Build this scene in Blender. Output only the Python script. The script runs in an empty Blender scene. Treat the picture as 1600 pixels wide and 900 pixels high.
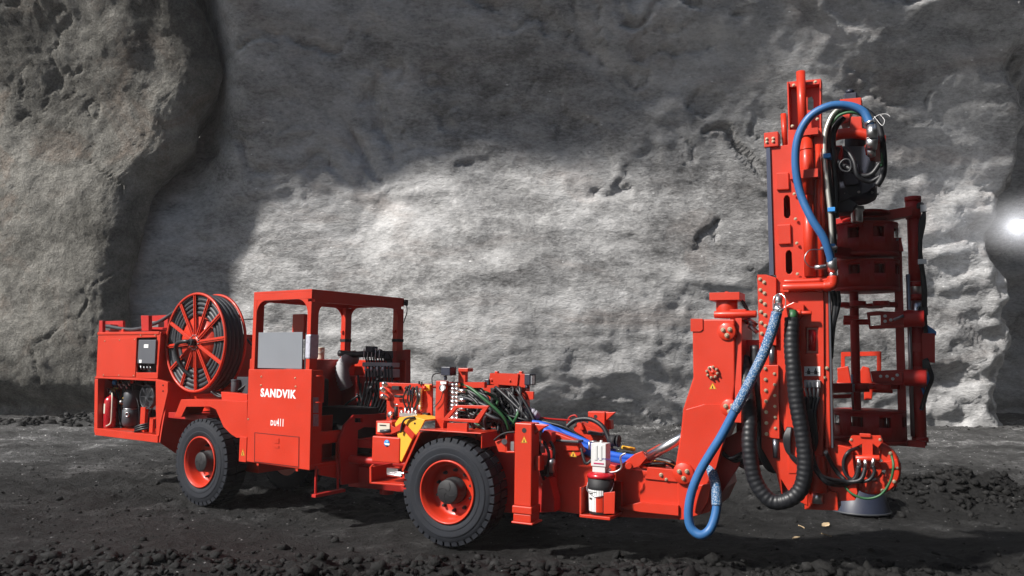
import bpy, math, random
import numpy as np
from mathutils import Vector, Matrix, noise
from mathutils.geometry import tessellate_polygon
random.seed(7)
RAD = math.radians
scene = bpy.context.scene
COL = scene.collection

# ------------------------------------------------------------------ camera
FPX = 1250.0; CAMH = 2.0; PITCH = RAD(4.94); ROLL = RAD(0.75)
fw = Vector((0, math.cos(PITCH), math.sin(PITCH)))
r0 = Vector((1, 0, 0)); u0_ = Vector((0, -math.sin(PITCH), math.cos(PITCH)))
rt = r0*math.cos(ROLL) + u0_*math.sin(ROLL)
up = u0_*math.cos(ROLL) - r0*math.sin(ROLL)
CAMP = Vector((0, 0, CAMH))
cd = bpy.data.cameras.new('camera'); cam = bpy.data.objects.new('camera', cd); COL.objects.link(cam)
cd.sensor_width = 36; cd.lens = FPX/1600*36; cd.clip_end = 1000; cd.clip_start = 0.1
M = Matrix((( rt.x, up.x, -fw.x, 0), (rt.y, up.y, -fw.y, 0), (rt.z, up.z, -fw.z, CAMH), (0, 0, 0, 1)))
cam.matrix_world = M
scene.camera = cam
# ------------------------------------------------------------------ light
SUN_AZ = (-0.890, -0.456); SUN_EL = RAD(40)
world = bpy.data.worlds.new('World'); scene.world = world; world.use_nodes = True
wn = world.node_tree; sky = wn.nodes.new('ShaderNodeTexSky'); sky.sky_type = 'NISHITA'
sky.sun_disc = False; sky.sun_elevation = SUN_EL; sky.sun_rotation = math.atan2(SUN_AZ[0], SUN_AZ[1])
bg = wn.nodes['Background']; wn.links.new(sky.outputs[0], bg.inputs[0]); bg.inputs[1].default_value = 0.05
sd = bpy.data.lights.new('sun', 'SUN'); sd.energy = 5.0; sd.angle = RAD(3.0); sd.color = (1.0, 0.955, 0.9)
so = bpy.data.objects.new('sun', sd); COL.objects.link(so)
sdir = Vector((SUN_AZ[0]*math.cos(SUN_EL), SUN_AZ[1]*math.cos(SUN_EL), math.sin(SUN_EL)))
so.rotation_euler = sdir.to_track_quat('Z', 'Y').to_euler(); so.location = (-20, -10, 20)
scene.view_settings.view_transform = 'Standard'; scene.view_settings.look = 'None'
scene.view_settings.exposure = 0.5; scene.view_settings.gamma = 1
scene.render.resolution_x = 1024; scene.render.resolution_y = 576

# ------------------------------------------------------------------ materials
def newmat(name, col, rough=0.5, metal=0.0, var=0.0, vscale=6.0, bump=0.0, bscale=60.0, coat=0.0, spec=0.5, dust=0.0):
    m = bpy.data.materials.new(name); m.use_nodes = True
    nt = m.node_tree; b = nt.nodes['Principled BSDF']
    b.inputs['Base Color'].default_value = (*col, 1); b.inputs['Roughness'].default_value = rough
    b.inputs['Metallic'].default_value = metal; b.inputs['Coat Weight'].default_value = coat
    b.inputs['Coat Roughness'].default_value = 0.15; b.inputs['Specular IOR Level'].default_value = spec
    tc = nt.nodes.new('ShaderNodeNewGeometry')
    if var > 0 or dust > 0:
        n = nt.nodes.new('ShaderNodeTexNoise'); n.inputs['Scale'].default_value = vscale; n.inputs['Detail'].default_value = 6
        nt.links.new(tc.outputs['Position'], n.inputs['Vector'])
        mx = nt.nodes.new('ShaderNodeMix'); mx.data_type = 'RGBA'
        mx.inputs[6].default_value = (*[c*(1-var) for c in col], 1)
        mx.inputs[7].default_value = (*[min(1, c*(1+var)) for c in col], 1)
        nt.links.new(n.outputs[0], mx.inputs[0]); last = mx.outputs[2]
        if dust > 0:
            n2 = nt.nodes.new('ShaderNodeTexNoise'); n2.inputs['Scale'].default_value = vscale*3.1; n2.inputs['Detail'].default_value = 9
            n2.inputs['Roughness'].default_value = 0.7
            nt.links.new(tc.outputs['Position'], n2.inputs['Vector'])
            mr = nt.nodes.new('ShaderNodeMapRange'); mr.inputs[1].default_value = 0.5; mr.inputs[2].default_value = 0.8
            mr.inputs[4].default_value = dust
            nt.links.new(n2.outputs[0], mr.inputs[0])
            m2 = nt.nodes.new('ShaderNodeMix'); m2.data_type = 'RGBA'
            m2.inputs[7].default_value = (0.22, 0.17, 0.14, 1)
            nt.links.new(mr.outputs[0], m2.inputs[0]); nt.links.new(last, m2.inputs[6]); last = m2.outputs[2]
        nt.links.new(last, b.inputs['Base Color'])
        mr2 = nt.nodes.new('ShaderNodeMapRange'); mr2.inputs[3].default_value = max(0, rough-0.1); mr2.inputs[4].default_value = min(1, rough+0.15)
        nt.links.new(n.outputs[0], mr2.inputs[0]); nt.links.new(mr2.outputs[0], b.inputs['Roughness'])
    if bump > 0:
        nb = nt.nodes.new('ShaderNodeTexNoise'); nb.inputs['Scale'].default_value = bscale; nb.inputs['Detail'].default_value = 4
        nt.links.new(tc.outputs['Position'], nb.inputs['Vector'])
        bp = nt.nodes.new('ShaderNodeBump'); bp.inputs['Strength'].default_value = bump; bp.inputs['Distance'].default_value = 0.01
        nt.links.new(nb.outputs[0], bp.inputs['Height']); nt.links.new(bp.outputs[0], b.inputs['Normal'])
    return m

RED = newmat('red_paint', (0.53, 0.030, 0.0095), 0.42, var=0.13, vscale=3.2, bump=0.07, bscale=9, coat=0.12, dust=0.07, spec=0.4)
RED2 = newmat('dull_red_paint', (0.42, 0.017, 0.013), 0.45, var=0.12, vscale=4, bump=0.06, bscale=14, dust=0.08, spec=0.4)
BLOODRED = newmat('extinguisher_red', (0.45, 0.012, 0.02), 0.25, coat=0.4, var=0.05)
RUBBER = newmat('tyre_rubber', (0.020, 0.0225, 0.029), 0.7, var=0.3, vscale=5, bump=0.25, bscale=120, dust=0.03, spec=0.22)
HOSE = newmat('black_hose', (0.010, 0.011, 0.014), 0.45, var=0.2, vscale=9, bump=0.1, bscale=90)
HOSEG = newmat('grey_hose', (0.030, 0.033, 0.040), 0.5, var=0.2, vscale=9)
GREEN = newmat('green_hose', (0.02, 0.10, 0.035), 0.45, var=0.2)
BLUE = newmat('blue_hose', (0.030, 0.13, 0.33), 0.42, var=0.12, vscale=8, bump=0.08, bscale=70, dust=0.08)
BLUE2 = newmat('deep_blue_sleeve', (0.02, 0.11, 0.55), 0.45, var=0.2, vscale=8)
STEEL = newmat('steel', (0.42, 0.42, 0.44), 0.35, metal=0.9, var=0.15, vscale=14, bump=0.08)
CHROME = newmat('chrome_rod', (0.85, 0.85, 0.86), 0.28, metal=1.0, var=0.04)
ZINC = newmat('zinc_bolt', (0.62, 0.52, 0.38), 0.4, metal=0.8)
GREYP = newmat('grey_panel', (0.20, 0.215, 0.24), 0.5, var=0.07, vscale=3, bump=0.03)
DGREY = newmat('dark_grey_paint', (0.045, 0.05, 0.06), 0.45, var=0.15, vscale=8, dust=0.1)
NAVY = newmat('navy_black_motor', (0.022, 0.026, 0.045), 0.42, var=0.25, vscale=8, bump=0.1, dust=0.06)
BLACK = newmat('black_matt', (0.012, 0.012, 0.014), 0.6, var=0.2)
YEL = newmat('yellow_paint', (0.86, 0.44, 0.035), 0.42, var=0.06, vscale=3, bump=0.04, dust=0.1)
GREYD = newmat('control_grey', (0.095, 0.10, 0.115), 0.45, var=0.07)
WHITE = newmat('white_plastic', (0.62, 0.62, 0.62), 0.4, var=0.04)
CREAM = newmat('cream_plastic', (0.62, 0.58, 0.48), 0.45, var=0.05)
DECALW = newmat('white_decal', (0.82, 0.82, 0.82), 0.45)
DECALK = newmat('black_decal', (0.02, 0.02, 0.02), 0.5)
DECALB = newmat('blue_decal', (0.03, 0.24, 0.62), 0.4)
BRASS = newmat('brass', (0.7, 0.45, 0.12), 0.35, metal=0.8, var=0.1)
FILM = newmat('plastic_film', (0.50, 0.50, 0.58), 0.18, var=0.25, vscale=22, bump=0.6, bscale=45, coat=0.5)
LENS = newmat('lamp_lens', (0.25, 0.27, 0.3), 0.12, coat=0.6)

def braid_mat():
    m = newmat('braided_sleeve', (0.2, 0.3, 0.5), 0.5); nt = m.node_tree; b = nt.nodes['Principled BSDF']
    g = nt.nodes.new('ShaderNodeNewGeometry'); v = nt.nodes.new('ShaderNodeTexVoronoi'); v.inputs['Scale'].default_value = 75
    nt.links.new(g.outputs['Position'], v.inputs['Vector'])
    r = nt.nodes.new('ShaderNodeValToRGB'); r.color_ramp.elements[0].color = (0.36, 0.42, 0.5, 1); r.color_ramp.elements[1].color = (0.04, 0.13, 0.28, 1)
    r.color_ramp.elements[0].position = 0.32; r.color_ramp.elements[1].position = 0.5
    nt.links.new(v.outputs[0], r.inputs[0]); nt.links.new(r.outputs[0], b.inputs['Base Color'])
    bp = nt.nodes.new('ShaderNodeBump'); bp.inputs['Strength'].default_value = 0.5; bp.inputs['Distance'].default_value = 0.01; bp.invert = True
    nt.links.new(v.outputs[0], bp.inputs['Height']); nt.links.new(bp.outputs[0], b.inputs['Normal'])
    return m
BRAID = braid_mat()

def rock_mat(name, stops, sc=0.5, fine=9.0, bump=1.0, tint=None, stretch=(1, 1, 1), glint=0.0, rough=0.9, speck=None, bd=0.12):
    m = bpy.data.materials.new(name); m.use_nodes = True; nt = m.node_tree; L = nt.links.new
    b = nt.nodes['Principled BSDF']; b.inputs['Roughness'].default_value = rough; b.inputs['Specular IOR Level'].default_value = 0.25
    g = nt.nodes.new('ShaderNodeNewGeometry'); mp = nt.nodes.new('ShaderNodeMapping'); mp.inputs['Scale'].default_value = stretch
    L(g.outputs['Position'], mp.inputs[0])
    def N(scale, det=8, ro=0.6, dist=0.0):
        n = nt.nodes.new('ShaderNodeTexNoise'); n.inputs['Scale'].default_value = scale; n.inputs['Detail'].default_value = det
        n.inputs['Roughness'].default_value = ro; n.inputs['Distortion'].default_value = dist; L(mp.outputs[0], n.inputs['Vector']); return n
    big = N(sc, 10, 0.62, 0.4); mid = N(fine*0.35, 8, 0.7); fin = N(fine*3, 6, 0.75)
    def math_(op, a, b_):
        k = nt.nodes.new('ShaderNodeMath'); k.operation = op
        for i, q in enumerate((a, b_)):
            if isinstance(q, (int, float)): k.inputs[i].default_value = q
            else: L(q, k.inputs[i])
        return k.outputs[0]
    s = math_('ADD', math_('MULTIPLY', big.outputs[0], 0.42), math_('ADD', math_('MULTIPLY', mid.outputs[0], 0.30), math_('MULTIPLY', fin.outputs[0], 0.28)))
    r = nt.nodes.new('ShaderNodeValToRGB'); e = r.color_ramp.elements
    e[0].position, e[1].position = stops[0][0], stops[-1][0]
    e[0].color = (*stops[0][1], 1); e[1].color = (*stops[-1][1], 1)
    for p, c in stops[1:-1]:
        q = e.new(p); q.color = (*c, 1)
    L(s, r.inputs[0]); last = r.outputs[0]
    if tint:
        n = N(sc*1.7, 7, 0.65, 1.0); mr = nt.nodes.new('ShaderNodeMapRange'); mr.inputs[1].default_value = 0.52; mr.inputs[2].default_value = 0.72; mr.inputs[4].default_value = 0.8
        L(n.outputs[0], mr.inputs[0]); mx = nt.nodes.new('ShaderNodeMix'); mx.data_type = 'RGBA'; mx.blend_type = 'MULTIPLY'
        mx.inputs[7].default_value = (*tint, 1); L(mr.outputs[0], mx.inputs[0]); L(last, mx.inputs[6]); last = mx.outputs[2]
    if speck:
        v = nt.nodes.new('ShaderNodeTexVoronoi'); v.inputs['Scale'].default_value = speck[0]; L(mp.outputs[0], v.inputs['Vector'])
        mk = math_('MULTIPLY', math_('LESS_THAN', v.outputs[0], speck[1]), math_('GREATER_THAN', mid.outputs[0], 0.52))
        mx = nt.nodes.new('ShaderNodeMix'); mx.data_type = 'RGBA'; mx.inputs[7].default_value = (*speck[2], 1)
        L(mk, mx.inputs[0]); L(last, mx.inputs[6]); last = mx.outputs[2]
    L(last, b.inputs['Base Color'])
    vo = nt.nodes.new('ShaderNodeTexVoronoi'); vo.inputs['Scale'].default_value = fine*0.9; L(mp.outputs[0], vo.inputs['Vector'])
    h = math_('ADD', math_('MULTIPLY', mid.outputs[0], 1.3), math_('ADD', math_('MULTIPLY', fin.outputs[0], 0.6), math_('MULTIPLY', vo.outputs[0], 0.2)))
    bp = nt.nodes.new('ShaderNodeBump'); bp.inputs['Strength'].default_value = bump; bp.inputs['Distance'].default_value = bd
    L(h, bp.inputs['Height']); L(bp.outputs[0], b.inputs['Normal'])
    return m
def gr(v, w=1.0): return (v*w, v, v*(2-w))
def paint_far_light(m, y0, y1, col, f):
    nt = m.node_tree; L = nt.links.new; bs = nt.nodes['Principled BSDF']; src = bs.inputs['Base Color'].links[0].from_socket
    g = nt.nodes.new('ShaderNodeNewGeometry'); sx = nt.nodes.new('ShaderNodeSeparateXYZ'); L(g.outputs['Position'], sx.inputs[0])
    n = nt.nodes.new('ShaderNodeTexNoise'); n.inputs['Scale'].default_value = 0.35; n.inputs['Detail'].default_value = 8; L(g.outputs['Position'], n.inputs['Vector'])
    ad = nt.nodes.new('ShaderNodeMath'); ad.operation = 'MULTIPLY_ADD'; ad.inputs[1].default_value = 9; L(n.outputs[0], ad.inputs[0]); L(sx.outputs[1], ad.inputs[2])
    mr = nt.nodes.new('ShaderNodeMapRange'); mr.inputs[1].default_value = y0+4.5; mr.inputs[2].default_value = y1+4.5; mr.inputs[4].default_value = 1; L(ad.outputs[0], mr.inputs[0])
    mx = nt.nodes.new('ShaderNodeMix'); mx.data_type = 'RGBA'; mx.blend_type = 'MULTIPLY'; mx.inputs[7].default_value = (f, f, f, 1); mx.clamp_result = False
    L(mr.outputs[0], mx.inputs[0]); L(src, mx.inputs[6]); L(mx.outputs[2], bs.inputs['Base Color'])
WALLM = rock_mat('back_wall_rock', [(0.37, gr(0.07)), (0.45, gr(0.25)), (0.51, gr(0.43)), (0.60, gr(0.66))], 0.22, 3.4, 0.8, tint=(0.72, 0.64, 0.60), stretch=(0.62, 1, 1.3), speck=(3.2, 0.08, (0.75, 0.75, 0.75)), bd=0.10)
PILM = rock_mat('pillar_rock', [(0.38, (0.04, 0.038, 0.034)), (0.46, (0.14, 0.136, 0.122)), (0.53, (0.26, 0.253, 0.23)), (0.62, (0.44, 0.425, 0.39))], 0.3, 5.5, 1.0, tint=(0.75, 0.55, 0.45), bd=0.16)
GRM = rock_mat('ground_gravel', [(0.38, gr(0.004)), (0.47, gr(0.012)), (0.54, gr(0.026)), (0.62, gr(0.10))], 0.6, 11, 1.0, rough=0.7, bd=0.08, speck=(9, 0.10, (0.3, 0.3, 0.3)))  # pale specks in the base colour stand for glints on the gravel
paint_far_light(GRM, 12, 18, None, 4.5)  # farther gravel made lighter in its colour to imitate grazing light
RUBM = rock_mat('dark_rubble', [(0.36, gr(0.004)), (0.5, gr(0.011)), (0.60, gr(0.028)), (0.68, gr(0.10))], 2.0, 14, 0.9, rough=0.65, bd=0.03)

# ------------------------------------------------------------------ frames and pixel rays
def ray(px, py): return (fw*FPX + rt*(px-800) + up*(450-py)).normalized()
def hit(px, py, p, n):
    d = ray(px, py); return CAMP + d*((p-CAMP).dot(n)/d.dot(n))
Z = Vector((0, 0, 1))
class Frame:
    def __init__(s, px, py, h, a):
        s.O = hit(px, py, Vector((0, 0, h)), Z); s.O.z = 0
        s.U = Vector((math.cos(a), -math.sin(a), 0)); s.V = Vector((math.sin(a), math.cos(a), 0))
    def P(s, u, v, z): return s.O + s.U*u + s.V*v + Z*z
    def s(s_, px, py, v): return hit(px, py, s_.O + s_.V*v, s_.V)          # point on the plane v = const
    def f(s_, px, py, u): return hit(px, py, s_.O + s_.U*u, s_.U)          # point on the plane u = const
    def loc(s_, w): d = w - s_.O; return (d.dot(s_.U), d.dot(s_.V), w.z)
    def uz(s_, px, py, v): q = s_.loc(s_.s(px, py, v)); return q[0], q[2]
    def vz(s_, px, py, u): q = s_.loc(s_.f(px, py, u)); return q[1], q[2]
R = Frame(312, 722, 0.56, RAD(34.5))
F = Frame(698, 769, 0.56, RAD(27))

# ------------------------------------------------------------------ mesh builder
WLOC = {}
WHOLE = {'lettering', 'model_marking', 'fan_guard', 'sticker_symbol', 'plate_symbol', 'label_print', 'notice_decal', 'wound_hose', 'cab_canopy', 'tyre', 'rim', 'hatch_seam', 'hose_reel'}
PLURAL = {'bolts': 'bolt', 'nuts': 'nut', 'fittings': 'fitting', 'couplings': 'coupling', 'hoses': 'hose', 'levers': 'lever', 'valves': 'valve', 'screws': 'screw', 'glands': 'gland', 'hose_bundle': 'hydraulic_hose'}
def smooth_path(pts, k=6, closed=False):
    pts = [Vector(p) for p in pts]
    if len(pts) < 3: 
        return pts
    out = []; n = len(pts)
    rng = range(n) if closed else range(n-1)
    for i in rng:
        if closed: p0, p1, p2, p3 = pts[i-1], pts[i], pts[(i+1) % n], pts[(i+2) % n]
        else: p0, p1, p2, p3 = pts[max(i-1, 0)], pts[i], pts[i+1], pts[min(i+2, n-1)]
        for j in range(k):
            t = j/k
            out.append(0.5*((2*p1) + (p2-p0)*t + (2*p0-5*p1+4*p2-p3)*t*t + (3*p1-p0-3*p2+p3)*t**3))
    if not closed: out.append(pts[-1])
    return out
class MB:
    def __init__(s): s.v = []; s.f = []; s.sm = []
    def face(s, idx, smooth=False): s.f.append(tuple(idx)); s.sm.append(smooth)
    def add(s, vs): k = len(s.v); s.v += [Vector(a) for a in vs]; return k
    def hexa(s, p):      # 8 points: bottom 4, top 4
        k = s.add(p)
        for q in ((3,2,1,0),(4,5,6,7),(0,1,5,4),(1,2,6,5),(2,3,7,6),(3,0,4,7)): s.face([k+i for i in q])
        return s
    def box(s, F_, u0, u1, v0, v1, z0, z1):
        return s.hexa([F_.P(u0,v0,z0), F_.P(u1,v0,z0), F_.P(u1,v1,z0), F_.P(u0,v1,z0), F_.P(u0,v0,z1), F_.P(u1,v0,z1), F_.P(u1,v1,z1), F_.P(u0,v1,z1)])
    def sb(s, F_, v0, v1, x0, y0, x1, y1):     # box from its face on the plane v0
        ua, za = F_.uz(x0, y0, v0); ub, zb = F_.uz(x1, y1, v0)
        return s.box(F_, min(ua,ub), max(ua,ub), min(v0,v1), max(v0,v1), min(za,zb), max(za,zb))
    def fb(s, F_, u0, u1, x0, y0, x1, y1):     # box from its face on the plane u0
        va, za = F_.vz(x0, y0, u0); vb, zb = F_.vz(x1, y1, u0)
        return s.box(F_, min(u0,u1), max(u0,u1), min(va,vb), max(va,vb), min(za,zb), max(za,zb))
    def prism(s, loops, ext):
        tris = tessellate_polygon(loops); allp = [p for l in loops for p in l]; n = len(allp)
        k = s.add(allp); s.add([p+ext for p in allp])
        for t in tris: s.face((k+t[0], k+t[1], k+t[2])); s.face((k+n+t[2], k+n+t[1], k+n+t[0]))
        o = 0
        for l in loops:
            m = len(l)
            for i in range(m): a, b = k+o+i, k+o+(i+1) % m; s.face((a, b, b+n, a+n))
            o += m
        return s
    def sp(s, F_, v0, v1, outer, holes=()):    # plate: pixel outline on the plane v0, thick to v1
        return s.prism([[F_.s(x, y, v0) for x, y in outer]] + [[F_.s(x, y, v0) for x, y in h] for h in holes], F_.V*(v1-v0))
    def fp(s, F_, u0, u1, outer, holes=()):
        return s.prism([[F_.f(x, y, u0) for x, y in outer]] + [[F_.f(x, y, u0) for x, y in h] for h in holes], F_.U*(u1-u0))
    def lathe(s, c, ax, prof, n=32, closed=False, cap=True, a0=0, a1=2*math.pi, rx=None):
        ax = Vector(ax).normalized(); e1 = Vector(rx).normalized() if rx else ax.orthogonal().normalized(); e2 = ax.cross(e1)
        full = abs(a1-a0-2*math.pi) < 1e-6; m = n if full else n+1
        k = len(s.v)
        for r, h in prof:
            for i in range(m):
                a = a0+(a1-a0)*i/n; s.v.append(c + ax*h + (e1*math.cos(a)+e2*math.sin(a))*r)
        P_ = len(prof); rng = P_ if closed else P_-1
        for j in range(rng):
            j2 = (j+1) % P_
            for i in range(n):
                i2 = (i+1) % m; s.face((k+j*m+i, k+j*m+i2, k+j2*m+i2, k+j2*m+i), True)
        if cap and not closed and full:
            if prof[0][0] > 1e-5: s.face([k+i for i in range(m)][::-1])
            if prof[-1][0] > 1e-5: s.face([k+(P_-1)*m+i for i in range(m)])
        return s
    def cyl(s, p0, p1, r, n=16, r1=None):
        p0 = Vector(p0); p1 = Vector(p1); d = p1-p0
        return s.lathe(p0, d, [(r, 0), (r if r1 is None else r1, d.length)], n)
    def ball(s, c, r, n=10, sq=1.0):
        return s.lathe(Vector(c), Z, [(max(1e-6, r*math.sin(math.pi*j/n)), -r*sq*math.cos(math.pi*j/n)) for j in range(n+1)], n*2, cap=False)
    def tube(s, pts, r, n=8, k=6, closed=False, rf=None, raw=False):
        path = [Vector(p) for p in pts] if raw else smooth_path(pts, k, closed)
        m = len(path); base = len(s.v); prev = None
        for i, p in enumerate(path):
            a = path[i-1] if (i > 0 or closed) else path[i]; b = path[(i+1) % m] if (i < m-1 or closed) else path[i]
            t = (b-a).normalized() if (b-a).length > 1e-9 else Z
            if prev is None: e = t.orthogonal().normalized()
            else:
                e = prev - t*prev.dot(t); e = e.normalized() if e.length > 1e-6 else t.orthogonal().normalized()
            prev = e; g = t.cross(e); rr = rf(i) if rf else r
            for j in range(n):
                an = 2*math.pi*j/n; s.v.append(p + (e*math.cos(an)+g*math.sin(an))*rr)
        for i in range(m if closed else m-1):
            i2 = (i+1) % m
            for j in range(n): j2 = (j+1) % n; s.face((base+i*n+j, base+i*n+j2, base+i2*n+j2, base+i2*n+j), True)
        if not closed:
            s.face([base+j for j in range(n)][::-1]); s.face([base+(m-1)*n+j for j in range(n)])
        return s
    def bolt(s, p, ax, r=0.014, h=0.014):
        ax = Vector(ax).normalized(); s.lathe(Vector(p), ax, [(r*1.35, 0), (r*1.35, h*0.25)], 12)
        s.lathe(Vector(p)+ax*h*0.25, ax, [(r, 0), (r, h*0.8), (r*0.8, h)], 6); return s
    def pieces(s):
        """face groups that are really separate bodies (boxes that touch count as one)"""
        par = list(range(len(s.v)))
        def find(a):
            while par[a] != a: par[a] = par[par[a]]; a = par[a]
            return a
        for f in s.f:
            r = find(f[0])
            for i in f[1:]:
                q = find(i)
                if q != r: par[q] = r
        g = {}
        for k, f in enumerate(s.f): g.setdefault(find(f[0]), []).append(k)
        A = np.array([v[:] for v in s.v]); L = []
        for r, fs in g.items():
            ids = sorted({i for k in fs for i in s.f[k]}); P_ = A[ids]; L.append([P_.min(0)-0.0015, P_.max(0)+0.0015, fs])
        ch = True
        while ch and len(L) > 1:
            ch = False; out = []
            for c in L:
                for o in out:
                    if (c[0] <= o[1]).all() and (o[0] <= c[1]).all():
                        o[0] = np.minimum(o[0], c[0]); o[1] = np.maximum(o[1], c[1]); o[2] = o[2]+c[2]; ch = True; break
                else: out.append(c)
            L = out
        return L
    def out(s, name, mat, parent=None, bevel=0.0, label=None):
        if not s.v: return None
        if name in WHOLE: return s.out1(name, mat, parent, bevel, label)
        L = s.pieces()
        if len(L) == 1: return s.out1(name, mat, parent, bevel, label)
        for pl_, sg in PLURAL.items():
            if name.endswith(pl_): name = name[:-len(pl_)]+sg
        L.sort(key=lambda c: -float(np.prod(c[1]-c[0]))); first = None
        for c in L:
            m = MB(); mp_ = {}
            for k in c[2]:
                idx = []
                for i in s.f[k]:
                    if i not in mp_: mp_[i] = len(m.v); m.v.append(s.v[i])
                    idx.append(mp_[i])
                m.f.append(tuple(idx)); m.sm.append(s.sm[k])
            o = m.out1(name, mat, parent, bevel, label)
            first = first or o
        return first
    def out1(s, name, mat, parent=None, bevel=0.0, label=None):
        A = np.array([tuple(v) for v in s.v]); c = Vector(((A.min(0)+A.max(0))/2).tolist())
        me = bpy.data.meshes.new(name); me.from_pydata([(v-c)[:] for v in s.v], [], s.f)
        me.polygons.foreach_set('use_smooth', s.sm); me.materials.append(mat)
        import bmesh
        bm = bmesh.new(); bm.from_mesh(me); bmesh.ops.recalc_face_normals(bm, faces=bm.faces); bm.to_mesh(me); bm.free()
        o = bpy.data.objects.new(name, me); COL.objects.link(o)
        w = WLOC.get(parent, Vector((0,0,0)))
        o.location = c-w; WLOC[o] = c
        if parent: o.parent = parent
        if bevel:
            b = o.modifiers.new('bevel', 'BEVEL'); b.width = bevel; b.segments = 2; b.limit_method = 'ANGLE'; b.angle_limit = RAD(40); b.harden_normals = False
        if label: o['label'] = label
        return o
def thing(name, loc, label, cat, group=None):
    o = bpy.data.objects.new(name, None); COL.objects.link(o); o.location = loc; o.empty_display_size = 0.3
    o['label'] = label; o['category'] = cat; WLOC[o] = Vector(loc)
    if group: o['group'] = group
    return o
def text_on(F_, txt, x0, y0, x1, y1, v, name, mat, parent, bold=0.03, side='s', shear=0, sp=1.06):
    cu = bpy.data.curves.new('txt', 'FONT'); cu.body = txt; cu.offset = bold; cu.extrude = 0.0; cu.size = 1; cu.resolution_u = 4; cu.shear = shear
    cu.space_character = sp
    t = bpy.data.objects.new('txt', cu); me = bpy.data.meshes.new_from_object(t)
    vs = [v_.co.copy() for v_ in me.vertices]; fs = [tuple(p.vertices) for p in me.polygons]
    bx = (min(a.x for a in vs), max(a.x for a in vs), min(a.y for a in vs), max(a.y for a in vs))
    m = MB()
    if side == 's':
        ua, za = F_.uz(x0, y0, v); ub, zb = F_.uz(x1, y1, v)
        if za > zb: za, zb = zb, za
        m.add([F_.P(ua+(a.x-bx[0])/(bx[1]-bx[0])*(ub-ua), v, za+(a.y-bx[2])/(bx[3]-bx[2])*(zb-za)) for a in vs])
    else:
        va, za = F_.vz(x0, y0, v); vb, zb = F_.vz(x1, y1, v)
        if za > zb: za, zb = zb, za
        m.add([F_.P(v, va+(a.x-bx[0])/(bx[1]-bx[0])*(vb-va), za+(a.y-bx[2])/(bx[3]-bx[2])*(zb-za)) for a in vs])
    for f in fs: m.face(f)
    bpy.data.objects.remove(t); bpy.data.curves.remove(cu); bpy.data.meshes.remove(me)
    return m.out(name, mat, parent)
# ------------------------------------------------------------------ setting
def lattice(seed): return np.random.RandomState(seed).rand(64, 64)
def vnoise(x, y, seed=0):
    T = lattice(seed); xi = np.floor(x).astype(int); yi = np.floor(y).astype(int); fx = x-xi; fy = y-yi
    fx = fx*fx*fx*(fx*(fx*6-15)+10); fy = fy*fy*fy*(fy*(fy*6-15)+10)
    a = T[xi % 64, yi % 64]; b = T[(xi+1) % 64, yi % 64]; c = T[xi % 64, (yi+1) % 64]; d = T[(xi+1) % 64, (yi+1) % 64]
    return (a*(1-fx)+b*fx)*(1-fy)+(c*(1-fx)+d*fx)*fy - 0.5
def fbm(x, y, sc, oc=5, seed=0, ro=0.5, ridge=False):
    o = np.zeros_like(x); a = 1.0; t = 0
    for i in range(oc):
        c, s_ = math.cos(i*1.1), math.sin(i*1.1)
        n = vnoise((x*c-y*s_)*sc+i*7.3, (x*s_+y*c)*sc+i*3.1, seed+i)*2
        if ridge: n = 0.5-np.abs(n)*1.0
        o += a*n; t += a; a *= ro; sc *= 2.03
    return o/t
def sstep(a, b, x): t = np.clip((x-a)/(b-a), 0, 1); return t*t*(3-2*t)
def grid_mesh(name, P, mat, kind='structure', smooth=True, label=None):
    h, w, _ = P.shape; idx = np.arange(h*w).reshape(h, w)
    q = np.stack([idx[:-1, :-1], idx[:-1, 1:], idx[1:, 1:], idx[1:, :-1]], -1).reshape(-1, 4)
    me = bpy.data.meshes.new(name); me.vertices.add(h*w); me.vertices.foreach_set('co', P.reshape(-1).astype(np.float32))
    me.loops.add(q.size); me.loops.foreach_set('vertex_index', q.reshape(-1).astype(np.int32))
    me.polygons.add(len(q)); me.polygons.foreach_set('loop_start', np.arange(0, q.size, 4, dtype=np.int32))
    me.polygons.foreach_set('loop_total', np.full(len(q), 4, np.int32)); me.polygons.foreach_set('use_smooth', np.full(len(q), smooth))
    me.update(calc_edges=True); me.validate(); me.materials.append(mat)
    o = bpy.data.objects.new(name, me); COL.objects.link(o); o['kind'] = kind
    if label: o['label'] = label
    return o
def axis_(parts):
    out = []
    for a, b, st in parts: out += list(np.arange(a, b-1e-6, st))
    out.append(parts[-1][1]); return np.array(out)
# ground: one sheet to the horizon, dense where the camera looks
gx = axis_([(-120, -60, 10), (-60, -22, 2), (-22, -6.5, 0.15), (-6.5, 7.5, 0.045), (7.5, 22, 0.15), (22, 60, 2), (60, 120, 10)])
gy = axis_([(-120, -10, 10), (-10, 5.5, 1.5), (5.5, 12.5, 0.045), (12.5, 27, 0.12), (27, 60, 3), (60, 120, 10)])
X, Y = np.meshgrid(gx, gy)
track = np.exp(-((Y-(9.3+0.05*X))/1.5)**2)
gz = fbm(X, Y, 0.25, 3, 3)*0.05*sstep(11, 14, Y) + fbm(X, Y, 3.0, 5, 11, 0.6)*0.075*(1-0.55*track) + np.maximum(0, fbm(X, Y, 7, 3, 21, 0.6))*0.09*(1-0.8*track)
bank = np.exp(-((Y-(7.2-0.04*X))/0.75)**2)                              # churned lumpy bank in the foreground
gz += bank*(0.05+0.17*(fbm(X, Y, 1.6, 5, 31)+0.25)) - 0.03
mound = np.exp(-(((X-6.4)/1.5)**2+((Y-11.9)/0.7)**2)); gz += mound*(0.34+0.30*fbm(X, Y, 1.7, 6, 41))   # spoil heap at the right
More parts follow.
